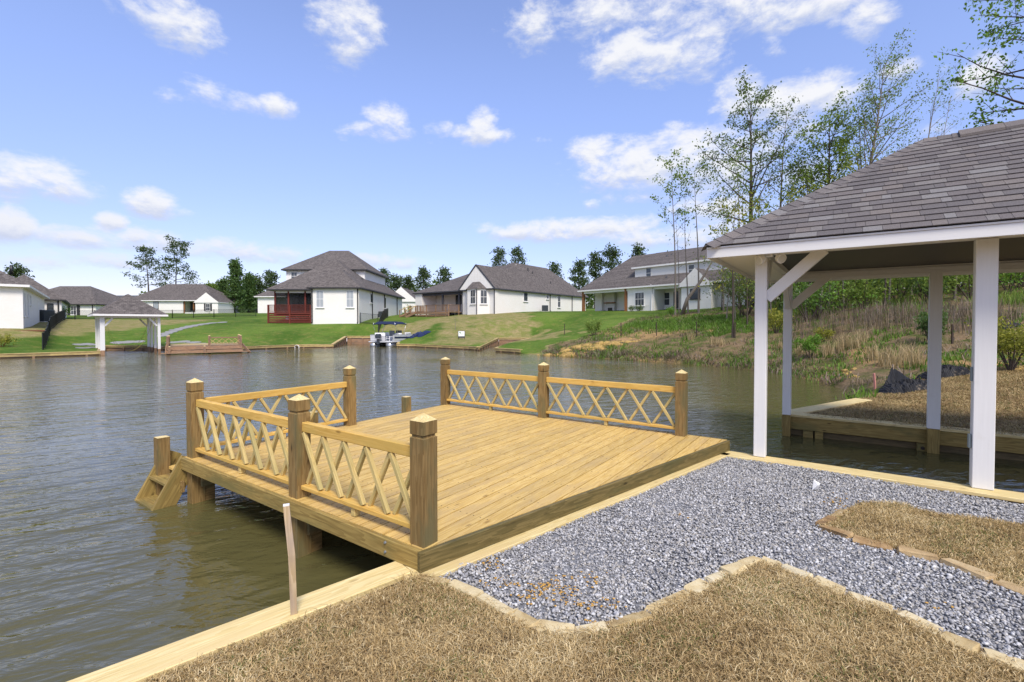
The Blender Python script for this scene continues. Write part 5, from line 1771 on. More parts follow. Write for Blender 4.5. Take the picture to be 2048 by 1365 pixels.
vents(r2, [(h3(-20.4, 57.5) + Vector((0, 0, z3(8.2))), .55), (h3(-19.0, 60) + Vector((0, 0, z3(7.6))), .5), (h3(-18.8, 66) + Vector((0, 0, z3(7.5))), .3)])
ac_unit('dark air conditioner beside the white house with red deck', 765, 630, 66)

# --- white gabled house with the bay window
O4 = Vector((-2.27, 63, 0)); b4 = Vector((.612, .79, 0)); a4 = Vector((-.79, .612, 0))
def h4(a, b, z=0): q = O4 + a4 * a + b4 * b; return Vector((q.x, q.y, z))
H = thing('house', 'white gabled house with bay window and brown wooden deck', 'house', h4(0, 0, 3.5))
ze, zb = 7.0, 2.6
f1, f2 = -a4, b4           # right-handed frame, origin at the left of each block
walls(H, h4(6.1, 0), f1, f2, 6.1, 9, zb, ze, gable=(2, 3.0))
rg = hip_roof('roof', H, h4(6.1, -.1), f1, f2, 6.1, 11, ze, 3.35, 2, 0, 0, .28, 'far_shingle', 'charcoal_trim', .18)
walls(H, h4(10, 5), f1, f2, 9.996, 19.7, zb, ze - .003)
rB = hip_roof('roof', H, h4(10, 0.9), f1, f2, 10, 23.8, ze - .02, 4.9, 2, 9.8, 5, .4, 'far_shingle', 'charcoal_trim')
walls(H, h4(16.2, 3.2), f1, f2, 10.2, 16, zb, ze - .006)
rA = hip_roof('roof', H, h4(16.2, .35), f1, f2, 11.2, 20.7, ze, 4.6, 1, 6.2, 0, .4, 'far_shingle', 'charcoal_trim')
nF, nR = -b4, -a4
# bay
zt = 6.95
bay = [h4(5.1, 0), h4(3.9, -1.2), h4(2.16, -1.2), h4(.96, 0)]
bw_ = prism('bay_wall', [Vector((p.x, p.y, 0)) for p in bay], zb, zt, 'white_brick', H)
V = [p + (p - h4(3.05, .3)) * .12 + Vector((0, 0, zt)) for p in bay]; ap = [h4(3.6, 0, 8.35), h4(2.5, 0, 8.35)]
V2, F2 = convex(V + ap, [(0, 1, 4), (1, 2, 5, 4), (2, 3, 5), (0, 3, 5, 4), (0, 1, 2, 3)])
mobj('bay_roof', V2, F2, 'far_shingle', H)
nb1 = Vector(((bay[3] - bay[2]).y, -(bay[3] - bay[2]).x, 0)); nb1 = nb1 if nb1.dot(b4) < 0 else -nb1
fc = h4(3.05, -1.2)
pwin(H, (941.5, 580.5, 951, 608), fc, nF, rows=2, cols=2)
pwin(H, (961, 580.5, 974, 608), h4(1.56, -.6), nb1, rows=2, cols=2)
downspout(H, h4(2.16, -1.2), nF + nb1.normalized(), 3.4, zt, 'charcoal_trim')
for a0_, a1_ in ((6.45, 3.05), (-.35, 3.05)):
    beam('rake_board', h4(a0_, -.40, ze - .12), h4(a1_, -.40, ze + 3.30), .06, .22, 'charcoal_trim', H)
for p in (h4(0.05, 0), h4(5.95, 0)): downspout(H, p, nF, 3.4, ze, 'charcoal_trim')
pw = h4(0, 0)
for rct, kw in (((1047, 586, 1055, 603), dict(rows=1, cols=1)), ((1092.6, 590, 1097.2, 598.5), dict(rows=1, cols=1)), ((1115, 592, 1120.4, 615), dict(rows=2, cols=1))):
    pwin(H, rct, pw, nR, **kw)
for b in (13.3, 20.0): downspout(H, h4(0, b), nR, lz(h4(-.2, b)), ze, 'charcoal_trim')
# porch recess and deck
pb = h4(8, 3.2)
pwin(H, (864, 592.5, 873.5, 608), pb, nF, rows=2, cols=1)
pwin(H, (912, 591, 925.5, 609), pb, nF, rows=1, cols=2, mfr='dark_trim', sill=False, name='door')
walls(H, h4(16.2, .2), f1, f2, 1.5, 3.2, zb, ze - .2)
for a in (7.0, 10.4): block('porch_post', h4(a, .45, (4.0 + ze) / 2), .26, .26, ze - 4.2, 'charcoal_trim', H, b4)
beam('porch_beam', h4(6.1, .45, ze - .32), h4(15, .45, ze - .32), .22, .4, 'charcoal_trim', H)
zf = 3.93
block('deck_floor', h4(10.2, .2, zf - .06), 8.2, 5.6, .12, 'old_wood', H, a4)
zt = zf + .95
D0, D1 = h4(14.2, -2.55), h4(6.15, -2.55)
def drail(p, q_2):
    d = (q_2 - p); L = d.length; d /= L
    beam('deck_rail', p + Vector((0, 0, zt)), q_2 + Vector((0, 0, zt)), .12, .05, 'old_wood', H)
    beam('deck_rail', p + Vector((0, 0, zf + .1)), q_2 + Vector((0, 0, zf + .1)), .05, .08, 'old_wood', H)
    n = int(L / .19)
    for i in range(n + 1):
        c = p + d * (L * i / n)
        big_ = i % 10 == 0
        block('deck_post' if big_ else 'baluster', c + Vector((0, 0, (zf + zt) / 2 - (.9 if big_ else 0))), .12 if big_ else .04, .12 if big_ else .04, zt - zf + (1.9 if big_ else -.06), 'old_wood', H, d, e=0)
drail(h4(12.6, -2.55), D1); drail(h4(14.2, -2.55), h4(14.2, .2)); drail(h4(6.15, -2.55), h4(6.15, -.4))
for i in range(4):
    z_ = zf - .2 - i * .27
    beam('skirt_board', h4(14.2, -2.6, z_), h4(6.15, -2.6, z_), .04, .18, 'old_wood', H)
for a in (14.1, 12.75):
    beam('stair_stringer', h4(a, -2.6, zf), h4(a, -4.6, lz(h4(a, -4.6)) + .02), .06, .28, 'old_wood', H)
    beam('stair_rail', h4(a, -2.6, zf + .95), h4(a, -4.6, lz(h4(a, -4.6)) + .95), .07, .1, 'far_wood', H)
    for t in (0.05, .5, .97):
        p = h4(a, -2.6 - 2 * t); zz = zf + (lz(h4(a, -4.6)) - zf) * t
        block('stair_post', p + Vector((0, 0, zz + .45)), .1, .1, 1.0, 'old_wood', H, b4, e=0)
for i in range(5):
    t = (i + .6) / 5.5; zz = zf + (lz(h4(13.4, -4.6)) - zf) * t
    beam('tread', h4(14.1, -2.6 - 2 * t, zz), h4(12.75, -2.6 - 2 * t, zz), .3, .05, 'old_wood', H)
vents(rB, [(h4(3.6, 12.5, 10.4), .75), (h4(3.2, 13.2, 10.0), .6), (h4(1.6, 16, 8.5), .6), (h4(2.0, 11, 9.0), .25), (h4(1.0, 10.5, 8.0), .25), (h4(2.4, 18.5, 9.2), .25)])
ac_unit('dark air conditioner beside the long white wall of the gabled house', 1090, 622, 70.5)
ac_unit('black air conditioner next to the white house at far left', 88, 641, 53, 1.3)

# --- white two-storey house with timber porch posts
O5 = Vector((10.1, 68.4, 0)); t5 = Vector((.64, -.768, 0)); b5 = Vector((.768, .64, 0))
def h5(t, b, z=0): q = O5 + t5 * t + b5 * b; return Vector((q.x, q.y, z))
H = thing('house', 'white two-storey house with brown porch posts on the rise at right', 'house', h5(10, 0, 3.9))
ze, zb = 7.04, 2.9
nF = -b5
walls(H, h5(8, 0), t5, b5, 4.0, 8, zb, ze)
walls(H, h5(.2, 3.2), t5, b5, 7.9, 9, zb, ze - .003)
walls(H, h5(11.9, 2.4), t5, b5, 4.2, 8, zb, ze - .006)
walls(H, h5(15.9, -.3), t5, b5, 3.7, 8, zb, 6.7, gable=(2, 1.75))
walls(H, h5(19.5, 1.2), t5, b5, 6, 9, zb, ze - .009)
rm = hip_roof('roof', H, h5(0, 0), t5, b5, 25, 14, ze, 5.2, 1, 4.2, 4.2, .45, 'far_shingle', 'white_trim', .18)
walls(H, h5(8.0, 1.6), t5, b5, 12.5, 10.6, ze, 9.76, 'white_siding')
rd = hip_roof('roof', H, h5(8.0, 1.6), t5, b5, 12.5, 10.9, 9.76, 2.52, 1, 0, 0, .35, 'far_shingle', 'white_trim', .2)
hip_roof('roof', H, h5(15.9, -.4), t5, b5, 3.7, 4.5, 6.72, 1.95, 2, 0, 0, .22, 'far_shingle', 'white_trim', .15)
for t in (.25, 7.7):
    block('porch_post', h5(t, .1, (3.5 + ze) / 2), .34, .34, ze - 3.7, 'cedar_wood', H, t5)
beam('porch_beam', h5(0, .1, ze - .33), h5(8.0, .1, ze - .33), .3, .34, 'white_trim', H)
beam('porch_beam', h5(12.0, .2, ze - .33), h5(15.9, .2, ze - .33), .3, .34, 'white_trim', H)
# fireplace on the porch
fp_ = block('fireplace', h5(3.1, 2.9, (3.4 + ze) / 2), 1.5, .7, ze - 3.4, 'concrete', H, t5)
block('mantel', h5(3.1, 2.45, 5.25), 1.9, .3, .16, 'cedar_wood', fp_, t5)
block('firebox', h5(3.1, 2.54, 4.15), .8, .06, .8, 'black_metal', fp_, t5)
block('side_wall', h5(.9, 2.9, (3.4 + ze) / 2), 1.3, .6, ze - 3.4, 'white_brick', H, t5)
p0 = h5(8, 0); pb_ = h5(4, 3.2); pr2 = h5(13, 2.4); pg = h5(17, -.3); pu_ = h5(9, 1.6)
pwin(H, (1216, 590.5, 1232, 614), pb_, nF, rows=2, cols=2, mfr='dark_trim')
pwin(H, (1270.5, 585.5, 1288.5, 611.5), p0, nF, rows=2, cols=3)
pwin(H, (1312, 585.5, 1320, 611), pr2, nF, rows=2, cols=1)
pwin(H, (1328, 585.5, 1339.5, 611), pr2, nF, rows=2, cols=1)
pwin(H, (1348, 584, 1356, 617), pr2, nF, rows=1, cols=1, mfr='dark_trim', sill=False, name='door')
pwin(H, (1381, 578.5, 1400, 598), pg, nF, rows=1, cols=1, mfr='dark_trim')
pwin(H, (1292.5, 536.5, 1302.5, 557), pu_, nF, rows=2, cols=1, sill=False)
pwin(H, (1377.5, 530, 1389, 549), pu_, nF, rows=2, cols=1, sill=False)
downspout(H, h5(11.75, 0), nF, 3.7, ze, 'white_trim')
vents(rd, [(h5(11, 4.5, 10.9), .5), (h5(11.4, 4.9, 11.1), .4), (h5(17.5, 5.0, 11.0), .7)], 'charcoal_trim')
vents(rm, [(h5(13.2, .9, 7.9), .35)], 'charcoal_trim')

# --- white house at the left edge
C1 = Vector((-41.4, 40, 0)); s1 = Vector((-.664, .748, 0)); l1 = Vector((-.748, -.664, 0))
H = thing('house', 'white brick house cut off by the left edge of the picture', 'house', (C1.x, C1.y, 1.9))
ze, zb = 5.5, .9
f1, f2 = -l1, s1
walls(H, C1 + l1 * 14, f1, f2, 14, 24, zb, ze)
r_ = hip_roof('roof', H, C1 + l1 * 14, f1, f2, 14, 24, ze, 4.9, 2, 7.2, 7.2, .45, 'far_shingle', 'white_trim', .2)
nR = -l1
for (u0, u1, v0, v1) in ((47.5, 49.2, 585, 632), (54, 55.6, 588, 632), (59.5, 61.2, 591, 610)):
    pwin(H, (u0, v0, u1, v1), C1, nR, rows=1, cols=1, mfr='white_trim', glass='blind_glass')
tube('vent_pipe', [DP(23, 550, 47), DP(23, 531, 47)], .14, 'black_metal', r_, 8)
tube('hose_pipe', [C1 + l1 * 3.3 - s1 * .1 + Vector((0, 0, 1.9)), C1 + l1 * 3.3 - s1 * .1 + Vector((0, 0, 3.4))], .05, 'grey_metal', H, 6)
mb = mobj('mulch_bed', *box_vf(15, 1.0, .14, .04), 'mulch', None, frame(gp(*(C1 + l1 * 6 - s1 * .7).xy) + Vector((0, 0, .02)), l1))
tag(mb, kind='structure')
# its rear wing
Cw = Vector((-57.4, 60.2, 0)); wO = Cw + l1 * 7
walls(H, wO, f1, f2, 7, 15, 1.6, 5.3)
hip_roof('roof', H, wO, f1, f2, 7, 15, 5.32, 3.25, 2, 3.8, 3.8, .45, 'far_shingle', 'dark_trim')
pwin(H, (94.5, 608, 106.5, 625), Cw, -s1, rows=2, cols=1, mfr='dark_trim')
downspout(H, Cw + l1 * .3, -s1, 2.3, 5.3)
# --- low white house behind
H = thing('house', 'low white house with dark shutters behind the black fence at left', 'house', (-80, 86, 3.4))
wO = Vector((-93, 86, 0))
walls(H, wO, X_, Y_, 17.2, 11, 2.4, 5.85)
hip_roof('roof', H, wO, X_, Y_, 17.2, 11, 5.87, 3.7, 1, 6, 6.3, .5, 'far_shingle', 'dark_trim')
pwin(H, (142, 612.5, 153, 630), wO, -Y_, rows=2, cols=2)
for (u0, u1) in ((135.5, 141), (154, 160)):
    a, b = onplane(u0, 621, wO, -Y_), onplane(u1, 621, wO, -Y_)
    block('shutter', (a + b) / 2 + Vector((0, -.04, 0)), b.x - a.x, .06, 1.8, 'dark_trim', H)
downspout(H, Vector((-76.3, 86, 0)), -Y_, 3.4, 5.8)
# --- blue-grey roof farther off
H = thing('house', 'distant house with a blue-grey roof behind the small boathouse', 'house', (-108, 125, 4))
wO = Vector((-116, 125, 0))
walls(H, wO, X_, Y_, 17, 12, 2.5, 7.0)
hip_roof('roof', H, wO, X_, Y_, 17, 12, 7.0, 3.2, 1, 4, 5, .5, 'blue_shingle', 'dark_trim')
pwin(H, (182, 614, 190, 626), wO, -Y_, rows=2, cols=2)
# --- long white house above the green lawn
H = thing('house', 'long white house with small gable above the green lawn at left', 'house', (-76, 107, 4.6))
wO = Vector((-86.5, 107, 0))
walls(H, wO, X_, Y_, 12, 10, 3, 7.6)
walls(H, Vector((-74.5, 109.5, 0)), X_, Y_, 7, 7.5, 3, 7.597)
hip_roof('roof', H, wO, X_, Y_, 19.3, 10, 7.62, 4.1, 1, 5.4, 6.2, .5, 'far_shingle', 'white_trim')
gO = Vector((-70.1, 104.6, 0))
walls(H, gO, X_, Y_, 5.0, 6, 3, 7.1, gable=(2, 1.9))
hip_roof('roof', H, gO, X_, Y_, 5.0, 6, 7.12, 2.1, 2, 0, 0, .2, 'far_shingle', 'white_trim', .15)
pwin(H, (307, 603.5, 317, 618), wO, -Y_, rows=1, cols=1, mfr='dark_trim', glass='blind_glass')
pB = Vector((-74.5, 109.5, 0))
pwin(H, (347, 605, 362, 620), pB, -Y_, rows=1, cols=2, sill=False); pwin(H, (381, 605, 391, 622), pB, -Y_, rows=2, cols=1, mfr='dark_trim', sill=False, name='door')
pwin(H, (412, 608, 420, 622), gO, -Y_, rows=2, cols=2)
for (u0, u1) in ((408.3, 411.4), (420.6, 424)):
    a, b = onplane(u0, 615, gO, -Y_), onplane(u1, 615, gO, -Y_)
    block('shutter', (a + b) / 2 + Vector((0, -.04, 0)), b.x - a.x, .06, 1.6, 'dark_trim', H)
for x_ in (-74.3, -72.2): block('porch_post', Vector((x_, 107.2, 6)), .22, .22, 3.2, 'cedar_wood', H)
gw = block('garden_wall', DP(395, 631, 98), 5.0, .3, 1.2, 'white_brick', None, X_)
tag(gw, 'low white garden wall in front of the long white house', 'wall')
# --- house with porch columns half hidden by the red-deck house
H = thing('house', 'white house with porch columns half hidden behind the red-deck house', 'house', (-44, 92, 4.5))
wO = Vector((-49.5, 92, 0))
walls(H, wO, X_, Y_, 3.2, 9, 3, 7.6); walls(H, Vector((-46.3, 94, 0)), X_, Y_, 13, 9, 3, 7.597)
hip_roof('roof', H, wO, X_, Y_, 16, 11, 7.62, 4.4, 1, 6.5, 6, .5, 'far_shingle', 'white_trim')
for x_ in (-46.2, -43.6, -41): tube('column', [Vector((x_, 92.3, 4)), Vector((x_, 92.3, 7.5))], .2, 'white_trim', H, 10)
pwin(H, (531, 603, 538.5, 622), Vector((-46.3, 94, 0)), -Y_, rows=2, cols=1, mfr='dark_trim', sill=False, name='door')
# --- gable end seen between the two middle houses
H = thing('house', 'distant cream gable between the red-deck house and the gabled house', 'house', (-21, 95, 4.5))
wO = Vector((-25.5, 96, 0))
walls(H, wO, X_, Y_, 6, 12, 3, 6.9, gable=(2, 2.6)); hip_roof('roof', H, wO, X_, Y_, 6, 12, 6.92, 2.85, 2, 0, 0, .3, 'far_shingle', 'white_trim')
pwin(H, (796, 596, 801, 608), wO, -Y_, rows=2, cols=1)
# --- houses glimpsed through the thicket on the right
for (x0, y0, ln, lab) in ((34, 56, 12, 'pale house glimpsed through the thicket left of the middle shelter post'), (47, 49, 11, 'pale gabled house glimpsed through the thicket beside the wide shelter post')):
    z_ = lz((x0, y0))
    H = thing('house', lab, 'house', (x0, y0, z_))
    dd = Vector((.8, -.6, 0)); ee = Vector((.6, .8, 0))
    walls(H, Vector((x0, y0, 0)), dd, ee, ln, 9, z_ - 1, z_ + 3.0, 'white_siding', gable=(2, 3.5))
    hip_roof('roof', H, Vector((x0, y0, 0)), dd, ee, ln, 9, z_ + 3.0, 3.9, 2, 0, 0, .4, 'far_shingle', 'white_trim')
    window(H, Vector((x0, y0, z_ + 1.5)) + dd * (ln * .3) , -ee, 1.1, 1.5); window(H, Vector((x0, y0, z_ + 1.5)) + dd * (ln * .7), -ee, 1.1, 1.5)
# ------------------------------------------------------------------ trees
def tree(name, label, base, h, r0, lean=(0, 0), t0=.35, nl=20, ll=.30, up=(.3, .9), twigs=5, clus=4, per=5, leaf=.15, spread=.22, lm='spring_leaf', bark='bark_light',
         group=None, seed=1, kind='broad', bend=.03, asp=.55, skip=1.0, wind=0.0, topfill=True):
    """tapered trunk with limbs and twigs (one part) and a crown of single leaves (another)"""
    r = random.Random(seed)
    base = Vector(base)
    T_ = thing(name, label, 'tree', base, group)
    n = 9
    tr = []
    ph = r.uniform(0, 6)
    for i in range(n + 1):
        t = i / n
        tr.append(Vector((lean[0] * t * h + math.sin(ph + t * 4.0) * bend * h * t * .6, lean[1] * t * h + math.cos(ph + t * 3.1) * bend * h * t * .6, h * t)))
    rads = [max(.012, r0 * (1 - .93 * (i / n)) * (1.25 if i == 0 else 1)) for i in range(n + 1)]
    parts = [tube_vf([tr[0] - Vector((0, 0, .4))] + tr, [rads[0] * 1.1] + rads, 7)]
    lp, ld = [], []
    def at(t):
        x = t * n; i = min(n - 1, int(x)); return tr[i].lerp(tr[i + 1], x - i)
    def cluster(p, k, s_):
        for _ in range(k):
            lp.append(p + Vector((r.gauss(0, s_), r.gauss(0, s_), r.gauss(0, s_ * .7))))
    for i in range(nl):
        t = t0 + (1 - t0) * ((i + r.uniform(.1, .9)) / nl) ** .85
        a = i * 2.399 + r.uniform(-.5, .5)
        f = (t - t0) / (1 - t0)
        if kind == 'pine':
            L = h * ll * (1.3 - .8 * f) * r.uniform(.5, 1.15); e = r.uniform(*up) * (.4 + f)
        elif kind == 'cone':
            L = h * ll * (1.05 - .98 * f) * r.uniform(.8, 1.1); e = r.uniform(*up)
        else:
            L = h * ll * (1.0 - .45 * f) * (.6 + .8 * math.sin(min(1, f * 1.6 + .35) * 2.2)) * r.uniform(.6, 1.15); e = r.uniform(*up)
        p0 = at(t)
        d = Vector((math.cos(a) * math.cos(e) + wind, math.sin(a) * math.cos(e), math.sin(e))).normalized()
        pts_ = [p0]
        m_ = 4
        for k in range(1, m_ + 1):
            d = (d + Vector((r.uniform(-.16, .16) + wind * .3, r.uniform(-.16, .16), r.uniform(-.05, .14) if kind != 'pine' else r.uniform(-.1, .16)))).normalized()
            pts_.append(pts_[-1] + d * (L / m_))
        rb_ = max(.012, r0 * .42 * (1 - .75 * t))
        parts.append(tube_vf(pts_, [rb_ * (1 - .82 * k / m_) for k in range(m_ + 1)], 4, False))
        if r.random() > skip: continue
        for k in range(twigs):
            tt = .35 + .65 * (k + r.random()) / twigs
            x = tt * m_; j = min(m_ - 1, int(x)); q = pts_[j].lerp(pts_[j + 1], x - j)
            dd = (d + Vector((r.uniform(-1, 1), r.uniform(-1, 1), r.uniform(-.35, .8)))).normalized()
            lt = L * r.uniform(.16, .38) * (1.1 - .4 * tt)
            q2 = q + dd * lt
            parts.append(tube_vf([q, q2], [rb_ * .3, .006], 3, False))
            for c_ in range(clus):
                cluster(q + (q2 - q) * r.uniform(.25, 1.08), per, spread)
        cluster(pts_[-1], per * 2, spread)
    if topfill: cluster(tr[-1], per * 3, spread * 1.3)
    V, F = merge(parts)
    mobj('trunk', V, F, bark, T_, Matrix.Translation(base), smooth=True)
    if lp:
        A = np.array([tuple(p) for p in lp]) + np.array(base)
        k = len(A)
        sz_ = leaf * rng.uniform(.55, 1.3, k)
        shade = np.clip(rng.normal(.5, .28, k), 0, 1)
        V, T2, q = leaf_cards(A, sz_, shade, .25, asp)
        fast_tri('crown', V, T2, lm, q, T_)
    return T_


def tb(u, d):
    x = (u - PCX) / FPX * d
    return gp(x, d)


def th_(u, d, vtop):
    """height that reaches a photo row at distance d"""
    b = tb(u, d); t = DP(u, vtop, d)
    return t.z - b.z, b


def tr(u, d, vtop, label, name='tree', utop=None, **kw):
    h, b = th_(u, d, vtop)
    lx = 0 if utop is None else ((utop - u) / FPX * d) / h
    return tree(name, label, b, h, lean=(lx, 0), **kw)


SP = dict(lm='spring_leaf', bark='bark_light')
tr(1350, 47, 322, 'slim sapling with small young leaves left of the tall trees', utop=1345, r0=.10, t0=.5, nl=16, ll=.15, twigs=3, clus=3, per=5, leaf=.26, spread=.24, seed=3, **SP)
tr(1397, 46, 345, 'slim bending sapling nearest the tall dark tree', utop=1390, r0=.10, t0=.72, nl=9, ll=.17, twigs=3, clus=3, per=5, leaf=.25, spread=.25, seed=8, **SP)
tr(1376, 48, 385, 'bare thin sapling before the two-storey house', utop=1368, r0=.08, t0=.4, nl=11, ll=.12, twigs=3, clus=1, per=1, leaf=.2, spread=.3, seed=12, **SP)
tr(1358, 48.5, 430, 'small nearly leafless sapling before the porch of the two-storey house', utop=1352, r0=.06, t0=.4, nl=9, ll=.14, twigs=2, clus=1, per=2, leaf=.2, spread=.3, seed=14, **SP)
tr(1497, 42, 208, 'tallest tree left of the shelter with open dark crown', utop=1500, r0=.28, t0=.38, nl=30, ll=.235, up=(.2, .85), twigs=6, clus=4, per=5, leaf=.22, spread=.26, lm='oak_leaf', bark='bark_dark', seed=21, bend=.015)
tr(1548, 43, 216, 'tall thin tree just right of the tallest tree', utop=1572, r0=.16, t0=.42, nl=24, ll=.16, up=(.4, 1.0), twigs=4, clus=3, per=3, leaf=.19, spread=.26, lm='oak_leaf', bark='bark_light', seed=25)
tr(1478, 41, 300, 'slender leafy sapling under the tallest tree', utop=1470, r0=.09, t0=.35, nl=18, ll=.16, twigs=4, clus=3, per=4, leaf=.21, spread=.28, seed=31, **SP)
tr(1447, 43, 400, 'short sapling with scattered leaves beside the roof corner', utop=1444, r0=.07, t0=.3, nl=14, ll=.2, twigs=3, clus=3, per=4, leaf=.2, spread=.28, seed=33, **SP)
tr(1655, 40, 252, 'dense round-crowned tree rising behind the shelter roof', utop=1655, r0=.26, t0=.45, nl=30, ll=.22, up=(.15, .8), twigs=6, clus=4, per=6, leaf=.22, spread=.28, lm='spring_leaf', bark='bark_dark', seed=41, bend=.01)
tr(1610, 41, 330, 'light green tree low behind the hip of the shelter roof', utop=1615, r0=.15, t0=.45, nl=24, ll=.22, twigs=5, clus=4, per=5, leaf=.21, spread=.28, seed=45, **SP)
tr(1697, 38, 138, 'tall airy tree with windblown small leaves behind the shelter', utop=1758, r0=.22, t0=.42, nl=34, ll=.20, up=(.5, 1.15), twigs=5, clus=4, per=4, leaf=.17, spread=.26, seed=52, wind=.25, **SP)
tr(1722, 39, 215, 'leaning companion of the airy tree behind the shelter', utop=1712, r0=.14, t0=.45, nl=22, ll=.2, up=(.4, 1.1), twigs=5, clus=3, per=4, leaf=.18, spread=.3, seed=55, wind=.1, **SP)
tr(1812, 37, 150, 'thin almost bare tree leaning right above the shelter ridge', utop=1872, r0=.11, t0=.55, nl=14, ll=.15, up=(.6, 1.2), twigs=4, clus=2, per=3, leaf=.15, spread=.3, seed=61, wind=.3, **SP)
tr(1840, 36, 190, 'bare curved twig tree right of the thin leaning tree', utop=1896, r0=.08, t0=.6, nl=6, ll=.12, up=(.7, 1.2), twigs=2, clus=1, per=2, leaf=.12, spread=.3, seed=64, wind=.3, topfill=False, **SP)
big_ = dict(t0=.42, nl=36, ll=.27, up=(-.1, .7), twigs=5, clus=4, per=5, leaf=.22, spread=.26, lm='bright_leaf', bark='bark_dark')
tr(2115, 25, -90, 'leafy tree whose windblown branches reach in at the top right corner', utop=2125, r0=.32, seed=72, wind=-.12, **big_)
tree('tree', 'dark-trunked tree in the thicket beside the wide shelter post', tb(1978, 27), 9.0, .30, lean=(.03, 0), t0=.6, nl=18, ll=.14, twigs=4, clus=3, per=5, leaf=.24, spread=.3, lm='spring_leaf', bark='bark_dark', seed=75)
# leaning dead stem
b0 = tb(1362, 46); e0 = DP(1424, 524, 44)
o = tube('dead_trunk', [b0 - Vector((0, 0, .3)), b0.lerp(e0, .3) + Vector((-.25, 0, .1)), b0.lerp(e0, .65), e0], [.22, .17, .13, .06], 'bark_light', None, 7)
tag(o, 'leaning dead grey trunk in front of the two-storey house', 'trunk')

tr(911, 50, 622, 'tiny bare sapling on the far lawn near the yard sign', utop=909, r0=.025, t0=.3, nl=10, ll=.22, twigs=3, clus=1, per=1, leaf=.05, spread=.1, seed=15, topfill=False, **SP)
# pines and conifers behind the houses
PN = dict(kind='pine', bark='bark_dark', lm='pine_leaf', up=(-.1, .4), asp=.45)
for i, (u, d, vt, lab, kw) in enumerate([
    (298, 130, 499, 'left of the two tall pines behind the long white house', dict(t0=.42, nl=24, ll=.24, twigs=4, clus=3, per=5, leaf=.58, spread=.48)),
    (354, 135, 484, 'taller right pine of the pair behind the long white house', dict(t0=.25, nl=34, ll=.25, twigs=5, clus=3, per=5, leaf=.6, spread=.52)),
    (1000, 122, 502, 'left pine top above the gabled house roof', dict(t0=.6, nl=20, ll=.14, twigs=4, clus=3, per=5, leaf=.55, spread=.45)),
    (1036, 124, 499, 'right pine top above the gabled house roof', dict(t0=.6, nl=20, ll=.13, twigs=4, clus=3, per=5, leaf=.55, spread=.45)),
    (768, 125, 544, 'round pine top behind the right end of the red-deck house', dict(t0=.45, nl=24, ll=.22, twigs=5, clus=3, per=5, leaf=.55, spread=.45)),
    (793, 120, 556, 'small pine beside the distant cream gable', dict(t0=.4, nl=18, ll=.2, twigs=4, clus=3, per=5, leaf=.65, spread=.5)),
    (846, 118, 540, 'pine between the two middle houses', dict(t0=.3, nl=24, ll=.2, twigs=5, clus=3, per=5, leaf=.55, spread=.45)),
    (818, 122, 557, 'thin small pine left of the gabled house porch', dict(t0=.4, nl=16, ll=.17, twigs=4, clus=3, per=5, leaf=.6, spread=.5)),
    (890, 128, 540, 'far pine top just left of the gabled roof', dict(t0=.5, nl=18, ll=.17, twigs=4, clus=3, per=5, leaf=.65, spread=.55)),
    (543, 128, 546, 'round dark pine top left of the red-deck house', dict(t0=.4, nl=24, ll=.2, twigs=5, clus=3, per=5, leaf=.58, spread=.48)),
    (515, 122, 556, 'small dark pine beside the columned house', dict(t0=.4, nl=16, ll=.16, twigs=4, clus=3, per=5, leaf=.65, spread=.5)),
    (1108, 125, 530, 'pale pine top over the right slope of the gabled roof', dict(t0=.55, nl=18, ll=.15, twigs=4, clus=3, per=5, leaf=.6, spread=.55)),
    (1158, 115, 528, 'first dark pine left of the two-storey house', dict(t0=.2, nl=30, ll=.2, twigs=5, clus=3, per=5, leaf=.58, spread=.48)),
    (1190, 118, 510, 'second dark pine left of the two-storey house', dict(t0=.2, nl=30, ll=.19, twigs=5, clus=3, per=5, leaf=.58, spread=.48)),
    (1224, 116, 497, 'tallest dark pine left of the two-storey house', dict(t0=.2, nl=34, ll=.19, twigs=5, clus=3, per=5, leaf=.58, spread=.48)),
    (1274, 120, 495, 'pine top peeping over the two-storey roof', dict(t0=.6, nl=16, ll=.13, twigs=4, clus=3, per=5, leaf=.65, spread=.5)),
    (33, 75, 538, 'pine crown behind the roof at the left edge', dict(t0=.4, nl=20, ll=.2, twigs=4, clus=3, per=5, leaf=.5, spread=.45)),
]):
    kk = dict(PN); kk.update(kw)
    tr(u, d, vt, lab, 'pine_tree', r0=.28 if d > 90 else .2, seed=100 + i, **kk)
CN = dict(kind='cone', bark='bark_dark', lm='cedar_leaf', up=(-.1, .25), asp=.5, t0=.06, nl=46, ll=.185, twigs=5, clus=3, per=5, leaf=.6, spread=.48)
for i, (u, d, vt, lab) in enumerate([(470, 112, 523, 'tall dark evergreen above the far lawn'), (447, 116, 562, 'shorter evergreen left of the tall dark evergreen'), (498, 118, 552, 'evergreen right of the tall dark evergreen'), (425, 120, 572, 'low light green tree at the end of the long white house')]):
    kk = dict(CN)
    if i == 3: kk.update(lm='spring_leaf', kind='broad', ll=.3)
    tr(u, d, vt, lab, 'evergreen_tree', r0=.25, seed=140 + i, **kk)

